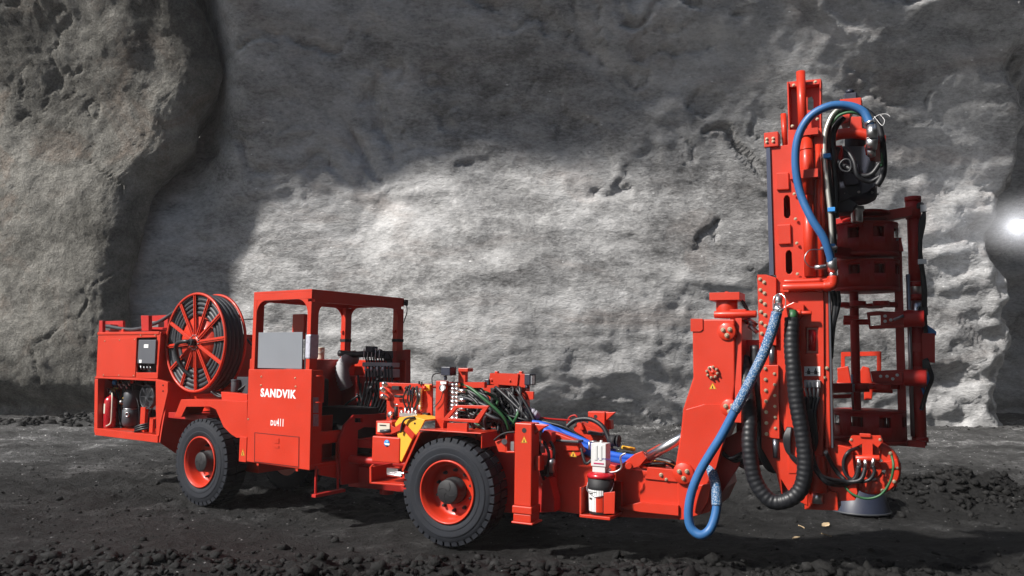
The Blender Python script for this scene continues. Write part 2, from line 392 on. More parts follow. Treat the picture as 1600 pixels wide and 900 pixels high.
mound2 = np.exp(-(((X+9.8)/2.3)**2+((Y-23.0)/0.9)**2)); gz += mound2*(0.5+0.6*fbm(X, Y, 1.1, 5, 51))
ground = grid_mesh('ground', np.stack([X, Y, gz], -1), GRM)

# back wall of the excavation: vaults forward overhead
wx = np.arange(-22, 34, 0.10); wz = np.concatenate([np.arange(-0.6, 14, 0.09), np.arange(14, 20, 0.25)])
X, H = np.meshgrid(wx, wz)
th = np.radians(28.5)*sstep(2.5, 11.5, H + 0.05*(X-2) + 1.2*fbm(X, H, 0.12, 2, 401))
Hc = np.zeros_like(H); Yb = np.zeros_like(H)
dz = np.diff(wz, prepend=wz[0]); Yb = -np.cumsum(np.tan(np.minimum(th, RAD(72)))*dz[:, None], 0)
Yb *= 1.0
wxx = X + fbm(X, H, 0.35, 3, 421)*2.2; whh = H + 0.22*X + fbm(X, H, 0.35, 3, 431)*2.0
lump = fbm(X, H*1.4, 0.09, 3, 61)*0.8 + fbm(wxx*0.6, whh*1.5, 0.5, 5, 71, 0.5)*0.20 + fbm(wxx, whh*1.8, 0.55, 5, 441, 0.5, True)*0.12
pits = -np.clip(fbm(wxx*0.8, whh*2.2, 0.5, 5, 81, 0.6)-0.30, 0, 1)*1.1*sstep(6, 9, H)
strata = fbm(X*0.35+H*0.25, H*2.2, 0.8, 4, 91, 0.6, True)*0.07
fine = fbm(X, H, 3.0, 4, 101, 0.6)*0.035
blk = np.round(fbm(X*0.8, H*1.6, 0.9, 2, 111)*5)/5*0.34*sstep(11.5, 14.5, X)*sstep(9.5, 6.5, H)
recess = sstep(15.3, 18.8, X+0.35*np.sin(H*1.3)+0.25*fbm(X, H, 0.8, 3, 121)*3)*6.5
recess -= sstep(21, 25, X)*8
swell = -2.3*np.exp(-((np.where(X < -1.2, (X+1.2)/4.4, (X+1.2)/11.0))**2+((H-3.6)/4.6)**2))
hollow = 0.3*np.exp(-(((X+9.0)/1.6)**2))*sstep(9, 5, H)
cn = fbm(wxx*0.9, whh, 0.30, 4, 461, 0.5); cm_ = sstep(0.0, 0.25, fbm(X, H, 0.25, 2, 471)+0.05)
cracks = -(np.exp(-(cn/0.008)**2)*0.14 + 0.08*sstep(-0.02, 0.02, cn))*cm_
pits = pits + cracks
Yw = 25.9 - 0.8*sstep(-4, -8, X) + 4.0*sstep(-8, -11, X)*sstep(5, 12, H) + Yb - lump*0.8 - pits - strata - fine - blk + recess + swell + hollow
back = grid_mesh('rock_wall', np.stack([X, Yw, H-0.03*fbm(X, H, 1, 2, 7)], -1), WALLM)

# unseen dark rock, added right of machine and behind camera to block sky light
ta = np.linspace(0, 1, 260); hz2 = np.arange(-0.6, 18.5, 0.5); T, H = np.meshgrid(ta, hz2)
A = np.radians(38) - T*np.radians(148)                                   # sweeps from behind the wall's right end round to behind the camera
rad = 21 + 2.2*fbm(T*9, H*0.12, 1.0, 4, 201)*2 + fbm(T*60, H*0.9, 0.6, 4, 211)*1.2 - 6.5*sstep(6, 18, H)**1.3
sides = grid_mesh('sky_blocker_rock', np.stack([4+rad*np.cos(A)*1.15, 9+rad*np.sin(A), H], -1), RUBM)
# rock pillar at the left, nearer than the wall
def edge_px(h):   # outline of its right side, metres at depth 23.4, by height
    pts = [(-1, 207), (1.0, 208), (2.0, 208), (3.4, 207), (4.6, 210), (5.7, 220), (6.6, 228), (7.3, 245), (7.9, 278), (8.3, 296), (9.2, 303), (10.0, 327), (10.6, 334), (11.2, 325), (12.0, 300), (12.6, 268), (13.5, 245), (20, 240)]
    return (np.interp(h, [p[0] for p in pts], [p[1] for p in pts])-800)/FPX*24.0
hz = np.concatenate([np.arange(-0.6, 14, 0.07), np.arange(14, 16.2, 0.3)]); dd = np.concatenate([np.arange(-16, -1.3, 0.08), np.linspace(-1.3, 0, 34)**1, np.linspace(0.05, 1, 24)])
D, H = np.meshgrid(dd, hz)
thp = np.radians(26)*sstep(5.0, 12, H); dzp = np.diff(hz, prepend=hz[0])
Yc = -np.cumsum(np.tan(thp)*dzp[:, None], 0)
Xe = (edge_px(H) - 0.35 + 0.20*fbm(H, H*0+3, 0.9, 4, 131))*(24+Yc)/24
xx = Xe + np.minimum(D, 0); r_ = 0.85
q = np.clip(1+np.minimum(D, 0)/r_, 0, 1); yy = 23.9 + r_*(1-np.sqrt(np.maximum(0, 1-q**2)))
back_ = np.clip(D, 0, 1); yy = yy + back_*3.2; xx = xx - back_*1.6
yy += Yc*(1-back_)
bul = fbm(xx, H*1.1, 0.14, 3, 141)*0.25 + fbm(xx+H*0.3, H, 0.45, 5, 151, 0.42)*0.26 + fbm(xx, H, 2.6, 4, 161, 0.55)*0.05
crack = -np.clip(fbm(xx*1.2, H*0.8, 0.35, 4, 171, 0.55, True)-0.27, 0, 1)*1.6
yy = yy + 0.12*np.clip(-D-1.0, 0, 9)
yy = yy - bul*(1-0.6*back_) - crack*0.16 + np.exp(-(fbm(xx+0.5*fbm(xx, H, 0.8, 3, 481), H*0.7, 0.28, 4, 491, 0.5)/0.008)**2)*0.09 - np.abs(fbm(xx, H, 9, 3, 301))*0.03
yy += 0.9*np.exp(-((H-0.2)/0.55)**2)                                    # undercut at the foot
pil = grid_mesh('rock_pillar', np.stack([xx, yy, H], -1), PILM)

# loose stones
def rock_variants(n, sub=2):
    out = []
    import bmesh
    for k in range(n):
        bm = bmesh.new(); bmesh.ops.create_icosphere(bm, subdivisions=sub, radius=1)
        sx, sy, sz = random.uniform(0.8, 1.3), random.uniform(0.7, 1.1), random.uniform(0.45, 0.8)
        cuts = [(Vector((random.gauss(0,1), random.gauss(0,1), random.gauss(0,1))).normalized(), random.uniform(0.5, 0.85)) for _ in range(10)]
        for v in bm.verts:
            p = v.co.copy()
            for nn, d in cuts:
                e = p.dot(nn)-d
                if e > 0: p -= nn*e
            p *= 1+0.10*noise.noise(p*2.9+Vector((k*5, 0, 0)))
            v.co = Vector((p.x*sx, p.y*sy, p.z*sz))
        bm.verts.ensure_lookup_table()
        out.append((np.array([v.co[:] for v in bm.verts]), np.array([[v.index for v in f.verts] for f in bm.faces]))); bm.free()
    return out
RV = rock_variants(18, 1)
def scatter(name, pts, mat, kind=None, label=None):
    VV = []; FF = []; o = 0
    for (x, y, z, s) in pts:
        v, f = RV[random.randrange(len(RV))]; a = random.uniform(0, 6.28); b = random.gauss(0, 0.5)
        Rm = np.array(Matrix.Rotation(a, 3, 'Z') @ Matrix.Rotation(b, 3, 'X')); VV.append((v*s)@Rm.T+np.array([x, y, z])); FF.append(f+o); o += len(v)
    VV = np.concatenate(VV); FF = np.concatenate(FF); me = bpy.data.meshes.new(name)
    me.vertices.add(len(VV)); me.vertices.foreach_set('co', VV.reshape(-1).astype(np.float32))
    me.loops.add(FF.size); me.loops.foreach_set('vertex_index', FF.reshape(-1).astype(np.int32)); me.polygons.add(len(FF))
    me.polygons.foreach_set('loop_start', np.arange(0, FF.size, 3, dtype=np.int32)); me.polygons.foreach_set('loop_total', np.full(len(FF), 3, np.int32))
    me.update(calc_edges=True); me.materials.append(mat); ob = bpy.data.objects.new(name, me); COL.objects.link(ob)
    if kind: ob['kind'] = kind
    if label: ob['label'] = label
    return ob
def gh(x, y):   # height of the ground sheet
    i = int(np.clip(np.searchsorted(gy, y), 1, len(gy)-1)); j = int(np.clip(np.searchsorted(gx, x), 1, len(gx)-1)); return float(gz[i, j])
pts = []
for _ in range(3600):
    y = random.gauss(7.05, 0.6); x = random.uniform(-6, 7); s = min(0.13, 0.022+random.expovariate(1/0.022)); pts.append((x, y, gh(x, y)+s*0.15, s))
for _ in range(7000):
    x = random.uniform(-9, 12); y = 7.5+9*random.random()**1.3; s = min(0.06, 0.007+random.expovariate(1/0.009))
    if -1.2 < y-(9.3-0.3*x*0) < 0.9 and x > -2: s *= 0.5
    pts.append((x, y, gh(x, y)+s*0.1, s))
for _ in range(420):
    x = random.gauss(6.4, 1.1); y = random.gauss(11.7, 0.5); s = random.uniform(0.02, 0.09); pts.append((x, y, gh(x, y)+s*0.1, s))
scatter('rubble', pts, RUBM, 'stuff', 'dark broken stones strewn over the black gravel floor')
pts = []
for _ in range(500):
    x = random.uniform(-16, -5); y = 22.3+random.gauss(0, 0.45); s = random.uniform(0.04, 0.16); pts.append((x, y, gh(x, y)+s*0.2, s))
for _ in range(260):
    x = random.uniform(-6, 22); y = 25.0+random.gauss(0, 0.4)+max(0, x-15)*0.6; s = random.uniform(0.015, 0.06); pts.append((x, y, gh(x, y)+s*0.2, s))
scatter('scree', pts, RUBM, 'stuff', 'dark fallen stones along the foot of the rock')
# ------------------------------------------------------------------ the drilling rig
RIG = thing('drill_rig', F.P(-1.5, 0.95, 0), 'red articulated drill rig with open cab, hose reel and upright mast, parked on dark gravel', 'drill rig')
UF, VF, UR, VR = F.U, F.V, R.U, R.V

def lrg(F_, x, y, v): return F_.s(x, y, v)
# ---- wheels
def wheel_proto(name):
    w = MB(); r = 0.565; 
    # local wheel frame: axis +x = inwards, built at origin, disc in YZ
    ax = Vector((0, 1, 0)); O = Vector((0, 0, 0))
    root = None
    ty = MB()
    prof = [(0.335, 0.015), (0.37, -0.004), (0.40, -0.012), (0.405, -0.006), (0.45, -0.016), (0.47, -0.014), (0.475, -0.006), (0.515, 0.0), (0.535, 0.022), (0.54, 0.06), (0.54, 0.27), (0.535, 0.31), (0.515, 0.335), (0.45, 0.35), (0.335, 0.33)]
    ty.lathe(O, ax, prof, 64, closed=True, rx=(1, 0, 0))
    for sd_ in (0, 1):
        for i in range(38):
            a = 2*math.pi*(i+0.5*sd_)/38; da = 2*math.pi/38*0.39
            def pt(an, rr, h): return Vector((math.cos(an)*rr, h, -math.sin(an)*rr))
            h0, h1 = (0.004, 0.155) if sd_ == 0 else (0.175, 0.331); sk = 0.035*(1 if sd_ else -1)
            h_out, h_in = (h0, h1) if sd_ == 0 else (h1, h0)
            q = []
            for rr in (0.515, 0.568):
                sh = 0.0 if rr < 0.54 else 0.012
                for (an, h) in ((a-da, h_out), (a+da, h_out), (a+da+sk, h_in), (a-da+sk, h_in)):
                    q.append(pt(an, rr, h + (sh if h == h_out and sd_ == 0 else (-sh if h == h_out else 0))))
            ty.hexa(q)
    ri = MB()
    ri.lathe(O, ax, [(0.335, 0.02), (0.338, -0.004), (0.328, -0.012), (0.318, -0.008), (0.312, 0.008), (0.296, 0.02), (0.292, 0.035), (0.283, 0.06), (0.279, 0.15), (0.262, 0.175), (0.20, 0.185), (0.13, 0.18), (0.13, 0.30), (0.27, 0.30), (0.335, 0.31)], 56, cap=False, rx=(1, 0, 0))
    hb = MB(); hb.lathe(O, ax, [(0.0001, 0.008), (0.118, 0.008), (0.128, 0.016), (0.130, 0.03), (0.130, 0.10), (0.142, 0.105), (0.142, 0.19)], 40, cap=False, rx=(1, 0, 0))
    for i in range(4): 
        a = i*math.pi/2+0.4; hb.tube([Vector((math.cos(a+t*0.9)*(0.02+0.085*t), 0.007, math.sin(a+t*0.9)*(0.02+0.085*t))) for t in (0, .33, .66, 1)], 0.0035, 5, 3)
    nu = MB()
    for i in range(10):
        a = 2*math.pi*i/10+0.2; nu.bolt(Vector((math.cos(a)*0.215, 0.183, math.sin(a)*0.215)), (0, -1, 0), 0.016, 0.04)
    return ty, ri, hb, nu
WP = wheel_proto('wheel')
def place_wheel(c, V_, rot, flip=False):
    E = bpy.data.objects.new('wheel', None); COL.objects.link(E); E.empty_display_size = 0.2; WLOC[E] = Vector(c)
    E.parent = RIG; E.location = Vector(c)-WLOC[RIG]
    X_ = Vector((V_.y, -V_.x, 0))
    if flip: V_ = -V_
    def tr(b):
        m = MB(); ca, sa = math.cos(rot), math.sin(rot)
        m.v = [Vector(c) + X_*(v.x*ca-v.z*sa) + V_*v.y + Z*(v.x*sa+v.z*ca) for v in b.v]; m.f = b.f; m.sm = b.sm; return m
    t = tr(WP[0]).out('tyre', RUBBER, E, bevel=0.004); tr(WP[1]).out('rim', RED, E); tr(WP[2]).out('hub', BLACK, E); tr(WP[3]).out('wheel_nuts', BLACK, E)
place_wheel(F.P(0, 0, 0.56), VF, 0.1); place_wheel(F.P(0, 1.9, 0.56), VF, 0.7, True)
place_wheel(R.P(0, 0, 0.56), VR, 0.5); place_wheel(R.P(0, 1.75, 0.56), VR, 1.2, True)

# ---- rear power pack housing
v0 = 0.10
h = MB()
h.sp(R, v0, v0+0.03, [(153,524),(251,519),(246,592),(150,592)], [[(214,528),(245,527),(244,582),(213,582)]])
ul, zt = R.uz(153, 524, v0); ur, _ = R.uz(248, 519, v0); _, zm = R.uz(200, 592, v0); _, zd = R.uz(200, 679, v0)
zt = R.uz(200, 522, v0)[1]
W_ = 1.75
h.box(R, ul, ur+0.02, v0-0.012, W_, zt-0.01, zt+0.035)             # lid
h.box(R, ur-0.03, ur, v0+0.03, W_, zm-0.45, zt-0.012)              # inner wall toward the reel
h.box(R, ul, ul+0.03, v0+0.03, W_, zd, zt-0.012)
h.box(R, ul+0.03, ur-0.03, W_-0.03, W_, zd, zt-0.012)
h.box(R, ul+0.032, ur-0.032, v0+0.032, W_-0.032, zm, zm+0.03)
h.box(R, ul-0.01, ur, v0-0.008, v0+0.05, zm-0.015, zm+0.012)
h.sp(R, v0-0.005, v0+0.10, [(148,592),(153,592),(152,678),(147,676)])
h.box(R, ul+0.3, ul+0.36, v0+0.2, v0+0.3, zt+0.035, zt+0.09)
housing = h.out('engine_housing', RED, RIG, bevel=0.008)
m = MB(); m.sp(R, v0-0.010, v0-0.001, [(162,530),(213.5,527.5),(211,589),(160,588)]); pn = m.out('side_panel', RED, housing, bevel=0.003)
m = MB()
for x, y in ((164,533),(187,531.5),(211,530.5),(162,586),(186,586.5),(209,587),(243,524),(220,524)): m.bolt(R.s(x, y, v0-0.010), -VR, 0.008, 0.008)
m.out('panel_bolts', ZINC, housing)
m = MB(); m.sb(R, v0-0.03, v0+0.12, 216.5, 531, 241.5, 568.5); cb = m.out('control_box', GREYD, housing, bevel=0.008)
m = MB(); m.sb(R, v0-0.034, v0-0.031, 225, 538, 231.5, 543.5); m.sb(R, v0-0.034, v0-0.031, 217.5, 562, 221, 567); m.out('sticker', DECALW, cb)
m = MB()
for i in range(4): m.cyl(R.s(220+i*5, 571, v0+0.04), R.s(220+i*5+1, 577, v0+0.03), 0.013, 10)
m.out('cable_glands', STEEL, cb)
m = MB(); m.box(R, ul+0.04, ur-0.04, v0+0.62, v0+0.64, zd, zm-0.002); m.box(R, ul+0.45, ur-0.04, v0+0.14, v0+0.16, zm+0.04, zt-0.05); m.out('inner_bulkhead', BLACK, housing)
# deck with its rounded rear corner
h = MB(); pts_ = []
ue, zl = R.uz(246, 692, v0-0.02); ua, _ = R.uz(150, 684, v0-0.02); zu = zl+0.105
out_ = [R.P(ue, v0-0.02, zl)] + [R.P(ua-0.16*math.sin(t), v0-0.02+0.16*(1-math.cos(t)), zl) for t in np.linspace(0, math.pi/2, 7)] + [R.P(ua-0.16, W_+0.02-0.14, zl), R.P(ua, W_+0.02, zl), R.P(ue, W_+0.02, zl)]
h.prism([out_], Z*0.105); deck = h.out('rear_deck', RED, RIG, bevel=0.012)
# side frame running from the housing to the wheel arch
h = MB()
h.sp(R, v0-0.004, v0+0.05, [(243,592),(262,597),(262,612),(250,665),(247,691),(244,692)])
h.sp(R, 0.50, 1.2, [(262,597),(386,606),(386,640),(345,640),(290,645),(284,700),(262,690),(256,650)])
h.sp(R, 0.45, 0.52, [(255,594),(345,600),(345,616),(258,612)])
h.fp(R, R.uz(259,600,v0)[0]-.03, R.uz(259,600,v0)[0], [(262,597),(300,606),(300,700),(275,709),(248,691),(252,665),(262,612)])
h.box(R, -0.40, 0.62, 0.46, 1.3, 0.42, 0.85)
h.sp(R, 0.20, 0.30, [(345,612),(386,616),(386,684),(370,684),(350,660)])
sf = h.out('rear_chassis', RED, RIG, bevel=0.006)
m = MB()
for x, y in ((255,602),(255,611)): m.bolt(R.s(x, y, v0-0.004), -VR, 0.009, 0.01)
m.out('chassis_bolts', BLACK, sf)
# fender with its arch
h = MB(); vf = -0.03
arch = [(272,652),(283,624),(339,625),(386,627),(386,684),(369,684),(360,678),(349,667),(337,640),(328,635.5),(291,635.5),(283,652)]
h.sp(R, vf, vf+0.02, arch)
h.sp(R, vf+0.02, vf+0.42, [(283,624),(386,627),(386,629.5),(284,627)])
h.sp(R, vf+0.02, vf+0.40, [(272,652),(283,624),(286,627),(275,652)])
fen = h.out('wheel_arch', RED, RIG, bevel=0.005)
m = MB(); m.sb(R, -0.04, 0.10, 374.5, 682, 384, 722.5); m.out('step_bracket', RED, RIG, bevel=0.005)
def warn(F_, pts, v, parent, side='s', ext=0.002):
    g = F_.s if side == 's' else F_.f
    m = MB(); n_ = -F_.V if side == 's' else F_.U
    P3 = [g(x, y, v)+n_*ext for x, y in pts]; m.add(P3); m.face([0, 1, 2]); 
    t = m.out('warning_sticker', YEL, parent)
    c = (P3[0]+P3[1]+P3[2])/3; k = MB()
    for i in range(3):
        a, b = P3[i], P3[(i+1) % 3]; a1 = c+(a-c)*0.92+n_*0.001; b1 = c+(b-c)*0.92+n_*0.001; a2 = c+(a-c)*0.80+n_*0.001; b2 = c+(b-c)*0.80+n_*0.001
        q = k.add([a1, b1, b2, a2]); k.face([q, q+1, q+2, q+3])
    d = (P3[0]-c)
    e = n_.cross(d).normalized()*d.length
    q = k.add([c+d*0.35+e*0.06+n_*.001, c+d*0.35-e*0.06+n_*.001, c-d*0.12-e*0.16+n_*.001, c-d*0.32-e*0.2+n_*.001, c-d*0.32+e*0.2+n_*.001, c-d*0.12+e*0.16+n_*.001]); k.face(range(q, q+6))
    k.out('sticker_symbol', DECALK, t)
warn(R, [(379.5,701),(376.5,712),(382.5,712)], -0.04, RIG)

# ---- compartment contents
comp = MB(); c0 = R.s(204, 665, 0.42); c0b = R.loc(c0)
uc, vc = c0b[0], 0.42; zb = zu
comp.lathe(R.P(uc, vc, zb+0.02), Z, [(0.06, 0), (0.115, 0.03), (0.13, 0.08), (0.13, 0.26), (0.115, 0.275), (0.115, 0.30), (0.125, 0.31), (0.12, 0.52), (0.09, 0.56), (0.03, 0.57)], 28)
cp = comp.out('compressor_tank', DGREY, RIG)
m = MB(); m.lathe(R.P(uc+0.09, vc-0.10, zb+0.22), (0.4*UR-VR), [(0.03, 0), (0.038, 0.01), (0.038, 0.03), (0.022, 0.032), (0.022, 0.01)], 18); m.ball(R.P(uc-0.12, vc-0.10, zb+0.40), 0.028, 8); m.lathe(R.P(uc, vc, zb+0.295), Z, [(0.119, 0), (0.119, 0.012)], 28)
m.out('port_fitting', STEEL, cp)
m = MB()
for i, (x, y) in enumerate(((167,602),(172,609),(178,606),(196,612),(192,622),(187,630))): m.cyl(R.s(x, y, 0.34), R.s(x+6, y+1, 0.36), 0.013, 10)
m.tube([R.s(165, 600, 0.33), R.s(168, 608, 0.33), R.s(177, 608, 0.33), R.s(179, 612, 0.33)], 0.011, 8)
m.out('brass_fittings', BRASS, cp)
m = MB(); m.lathe(R.s(179, 597, 0.32), Z, [(0.02, -0.04), (0.034, -0.02), (0.034, 0.02), (0.02, 0.035)], 14); m.out('air_filter', DECALB, cp)
m = MB(); m.cyl(R.s(206, 597, 0.3), R.s(206, 597, 0.27), 0.024, 14); m.out('stop_button', RED, cp)
# cooling fan
fc = R.s(229.5, 620, 0.22); fan = MB(); fr = 0.175
fan.tube([fc + (UR*math.cos(t)+Z*math.sin(t))*fr for t in np.linspace(0, 2*math.pi, 40)[:-1]], 0.008, 6, 1, closed=True, raw=True)
for rr in np.linspace(0.03, fr-0.012, 8): fan.tube([fc - VR*0.012*(1-rr/fr) + (UR*math.cos(t)+Z*math.sin(t))*rr for t in np.linspace(0, 2*math.pi, 28)[:-1]], 0.0025, 4, 1, closed=True, raw=True)
for a in np.linspace(0, 2*math.pi, 9)[:-1]: fan.tube([fc-VR*0.015, fc+(UR*math.cos(a)+Z*math.sin(a))*fr], 0.003, 4, 1, raw=True)
fg = fan.out('fan_guard', DGREY, RIG); fd = MB()
fd.lathe(fc+VR*0.07, -VR, [(fr-0.004, 0), (fr-0.004, 0.055)], 30, cap=False); fd.lathe(fc+VR*0.075, -VR, [(0.0001, 0), (fr-0.006, 0)], 30, cap=False)
for i in range(6):
    a = i*math.pi/3; e = UR*math.cos(a)+Z*math.sin(a); g = VR*0.5+(UR*-math.sin(a)+Z*math.cos(a))
    k = fd.add([fc+e*0.03+VR*0.02, fc+e*0.15+VR*0.02-g*0.02, fc+e*0.15+VR*0.05+g*0.06, fc+e*0.03+VR*0.05+g*0.02]); fd.face([k, k+1, k+2, k+3])
fd.cyl(fc+VR*0.05, fc-VR*0.005, 0.035, 16); fd.out('fan_blades', DGREY, fg)
m = MB(); m.sb(R, 0.20, 0.25, 220, 636, 225, 677); m.sb(R, 0.16, 0.20, 234, 652, 238, 676); m.sb(R, 0.16, 0.40, 234, 652, 243, 655); m.out('fan_bracket', RED, fg)
m = MB(); cc = R.s(226, 672, 0.2)
for j in range(3): m.tube([cc + UR*math.cos(t)*(0.155-0.012*j) + VR*math.sin(t)*0.12 + Z*(0.03*j+0.04*math.cos(t)) for t in np.linspace(0, 2*math.pi, 26)[:-1]], 0.016, 8, 2, closed=True)
m.out('coiled_hose', HOSE, RIG)
m = MB()
for x1, y1, x2, y2, bow in ((182,612,186,670,4),(186,610,190,672,-3),(179,615,181,668,2),(210,600,232,606,4),(172,604,190,600,-6)):
    m.tube([R.s(x1, y1, .38), R.s((x1+x2)/2+bow, (y1+y2)/2, .36), R.s(x2, y2, .34)], 0.011, 7)
m.out('air_hoses', HOSE, RIG)
m = MB(); m.tube([R.s(153,640,.16), R.s(152,662,.15), R.s(158,671,.14), R.s(180,673,.14), R.s(208,675.5,.15)], 0.014, 8); m.tube([R.s(154,616,.15), R.s(153,640,.15), R.s(156,666,.15), R.s(163,671,.15)], 0.008, 7); m.out('drain_hose', newmat('brown_hose', (0.22, 0.10, 0.07), 0.5), RIG)

m = MB()
m.box(R, ul+.50, ul+.66, .45, .66, zu, zu+.34); m.box(R, ul+.62, ur-.06, .5, .68, zu+.30, zu+.62); m.box(R, ul+.06, ul+.34, .50, .68, zu+.35, zm-.05)
m.out('pump_unit', DGREY, RIG, bevel=.01)
m = MB()
for i in range(16):
    x = 158+random.random()*76; m.tube([R.s(x, 594, .40), R.s(x+random.uniform(-6, 6), 612, .36+random.random()*.1), R.s(x+random.uniform(-12, 12), 632, .42), R.s(x+random.uniform(-10, 10), 660, .44)], .010, 6, 4)
m.out1('bay_hoses', HOSE, RIG)
m = MB()
for i in range(5): m.cyl(R.s(184+i*4, 598+i % 2*4, .33), R.s(186+i*4, 602+i % 2*4, .30), .012, 8)
m.out('bay_fittings', STEEL, RIG)
# fire extinguishers stand on the deck: things of their own
def extinguisher(x, v, lab, yb=665, copy=None):
    b = R.loc(R.s(x, yb, v)); c = R.P(b[0], v, zu+0.002)
    t = thing('fire_extinguisher', c, lab, 'fire extinguisher', 'fire extinguishers on the rear deck')
    m = MB(); m.lathe(c, Z, [(0.085, 0), (0.093, 0.012), (0.093, 0.40), (0.085, 0.44), (0.05, 0.475), (0.022, 0.485), (0.022, 0.51)], 28); m.out('cylinder', BLOODRED, t)
    m = MB(); m.lathe(c, Z, [(0.024, 0.505), (0.026, 0.55)], 12); m.tube([c+Z*0.55, c+Z*0.575-UR*0.05, c+Z*0.60-UR*0.11], 0.009, 6); m.tube([c+Z*0.545, c+Z*0.55-UR*0.06, c+Z*0.555-UR*0.10], 0.007, 6); m.out('valve', BLACK, t)
    m = MB(); m.lathe(c, Z, [(0.0945, 0.22), (0.0945, 0.37)], 12, cap=False, rx=-VR, a0=-0.45, a1=0.15); m.out('label', CREAM, t)
    m = MB(); m.tube([c+Z*0.53+UR*0.02, c+Z*0.46+UR*0.09-VR*0.03, c+Z*0.25+UR*0.115-VR*0.04, c+Z*0.08+UR*0.105-VR*0.04, c+Z*0.03+UR*0.07-VR*0.09], 0.011, 8); m.out('discharge_hose', CREAM, t)
extinguisher(171, 0.26, 'dark red fire extinguisher with white label, nearest the black air tank')
extinguisher(160, 0.50, 'dark red fire extinguisher half hidden behind the other at the outer corner post')

# ---- brackets and hose guide on top of the housing
h = MB()
tz = zt+0.035
def up_box(x, v, w, d, hh, mb): 
    u = R.uz(x, 515, v)[0]; mb.box(R, u, u+w, v, v+d, tz, tz+hh)
h.sp(R, v0+0.0, v0+0.05, [(155,501),(160,501),(160,523),(154,523)]); h.sp(R, v0+0.42, v0+0.46, [(155,502),(192,501),(192,520),(155,521)])
h.sp(R, v0+0.1, v0+0.16, [(220,493),(232,493),(232,517),(221,517)]); h.sp(R, v0+0.7, v0+0.74, [(222,494),(262,492),(262,516),(222,516)])
h.sp(R, v0+0.12, v0+0.7, [(221,514),(232,514),(232,517),(221,517)])
br = h.out('hose_guide', RED2, RIG, bevel=0.004)
m = MB(); m.tube([R.s(158,509,v0+.25), R.s(170,510,v0+.25), R.s(186,513,v0+.25), R.s(206,515,v0+.25), R.s(226,512,v0+.25)], 0.030, 10); m.tube([R.s(238,507,v0+.4), R.s(252,501,v0+.4), R.s(272,488,v0+.45), R.s(290,478,v0+.4)], 0.028, 10); m.out('feed_hose', HOSEG, RIG)
m = MB(); m.sb(R, v0+.3, v0+.42, 159, 507, 172, 516); m.sb(R, v0+.5, v0+.6, 233, 502, 247, 511); m.out('hose_clamp', STEEL, br)

# ---- hose reel
rc = R.s(305, 535, 0.22); rr_ = 0.5*(R.s(305, 457, 0.22)-R.s(305, 612.5, 0.22)).length
reel = MB()
for dv in (0, 0.32):
    n_ = 56
    reel.tube([rc + VR*dv + (UR*math.cos(t)+Z*math.sin(t))*(rr_-0.015) for t in np.linspace(0, 2*math.pi, n_+1)[:-1]], 0.021, 8, 1, closed=True, raw=True)
    for i in range(12):
        a = math.pi*(i+0.02)/6+0.08; e = UR*math.cos(a)+Z*math.sin(a); g = UR*-math.sin(a)+Z*math.cos(a); c_ = rc+VR*(dv-0.008)
        w = 0.026
        k = [c_+e*0.09-g*w, c_+e*(rr_-0.03)-g*w, c_+e*(rr_-0.03)+g*w, c_+e*0.09+g*w]; 
        reel.prism([k], VR*0.016)
        reel.prism([[c_-VR*0.012+e*0.09-g*0.006, c_-VR*0.012+e*(rr_-0.03)-g*0.006, c_-VR*0.012+e*(rr_-0.03)+g*0.006, c_-VR*0.012+e*0.09+g*0.006]], VR*0.012)
    reel.lathe(rc+VR*(dv-0.01), VR, [(0.0001, 0), (0.115, 0), (0.115, 0.022), (0.0001, 0.022)], 30, cap=False)
reel.lathe(rc+VR*0.03, VR, [(0.0001, 0), (rr_*0.52, 0), (rr_*0.52, 0.27), (0.0001, 0.27)], 48, cap=False)
RL = reel.out('hose_reel', RED, RIG, bevel=0.0)
m = MB(); turns = []
for lay, rad in ((0, rr_*0.60), (1, rr_*0.69), (2, rr_*0.78), (3, rr_*0.87)):
    for j in range(4):
        w = 0.05+0.068*j + (0.006 if lay % 2 else 0)
        m.tube([rc+VR*w+(UR*math.cos(t)+Z*math.sin(t))*(rad+0.004*math.sin(3*t+j)) for t in np.linspace(0, 2*math.pi, 49)[:-1]], 0.034, 8, 1, closed=True, raw=True)
for j in range(4):
    m.tube([rc+VR*(0.055+0.068*j)+(UR*math.cos(t)+Z*math.sin(t))*(rr_*0.95)-Z*0.018 for t in np.linspace(0, 2*math.pi, 49)[:-1]], 0.039, 8, 1, closed=True, raw=True)
m.out('wound_hose', HOSEG, RL)
m = MB()
for i in range(12):
    a = math.pi*i/6+0.3; m.bolt(rc-VR*0.012+(UR*math.cos(a)+Z*math.sin(a))*0.10, -VR, 0.009, 0.014)
m.out('hub_bolts', STEEL, RL)
m = MB(); m.cyl(rc-VR*0.01, rc-VR*0.09, 0.05, 18)
m.tube([rc-VR*0.07, rc-VR*0.12-UR*0.06+Z*0.01, rc-VR*0.12-UR*0.24-Z*0.02, rc-VR*0.09-UR*0.30-Z*0.14, rc-VR*0.04-UR*0.24-Z*0.34, rc+VR*0.05-UR*0.08-Z*0.5], 0.030, 10); m.out('swivel_hose', HOSE, RL)
m = MB(); lx = R.loc(rc)
m.box(R, lx[0]-0.1, lx[0]+0.1, 0.64, 0.72, 1.2, 1.75); m.box(R, lx[0]-0.45, lx[0]+0.45, 0.15, 0.72, 1.08, 1.16); m.cyl(rc+VR*0.4, rc+VR*0.50, 0.06, 18); m.box(R, lx[0]+0.3, lx[0]+0.5, 0.3, 0.4, 1.16, 1.3)
m.out('reel_stand', RED2, RL, bevel=0.005)
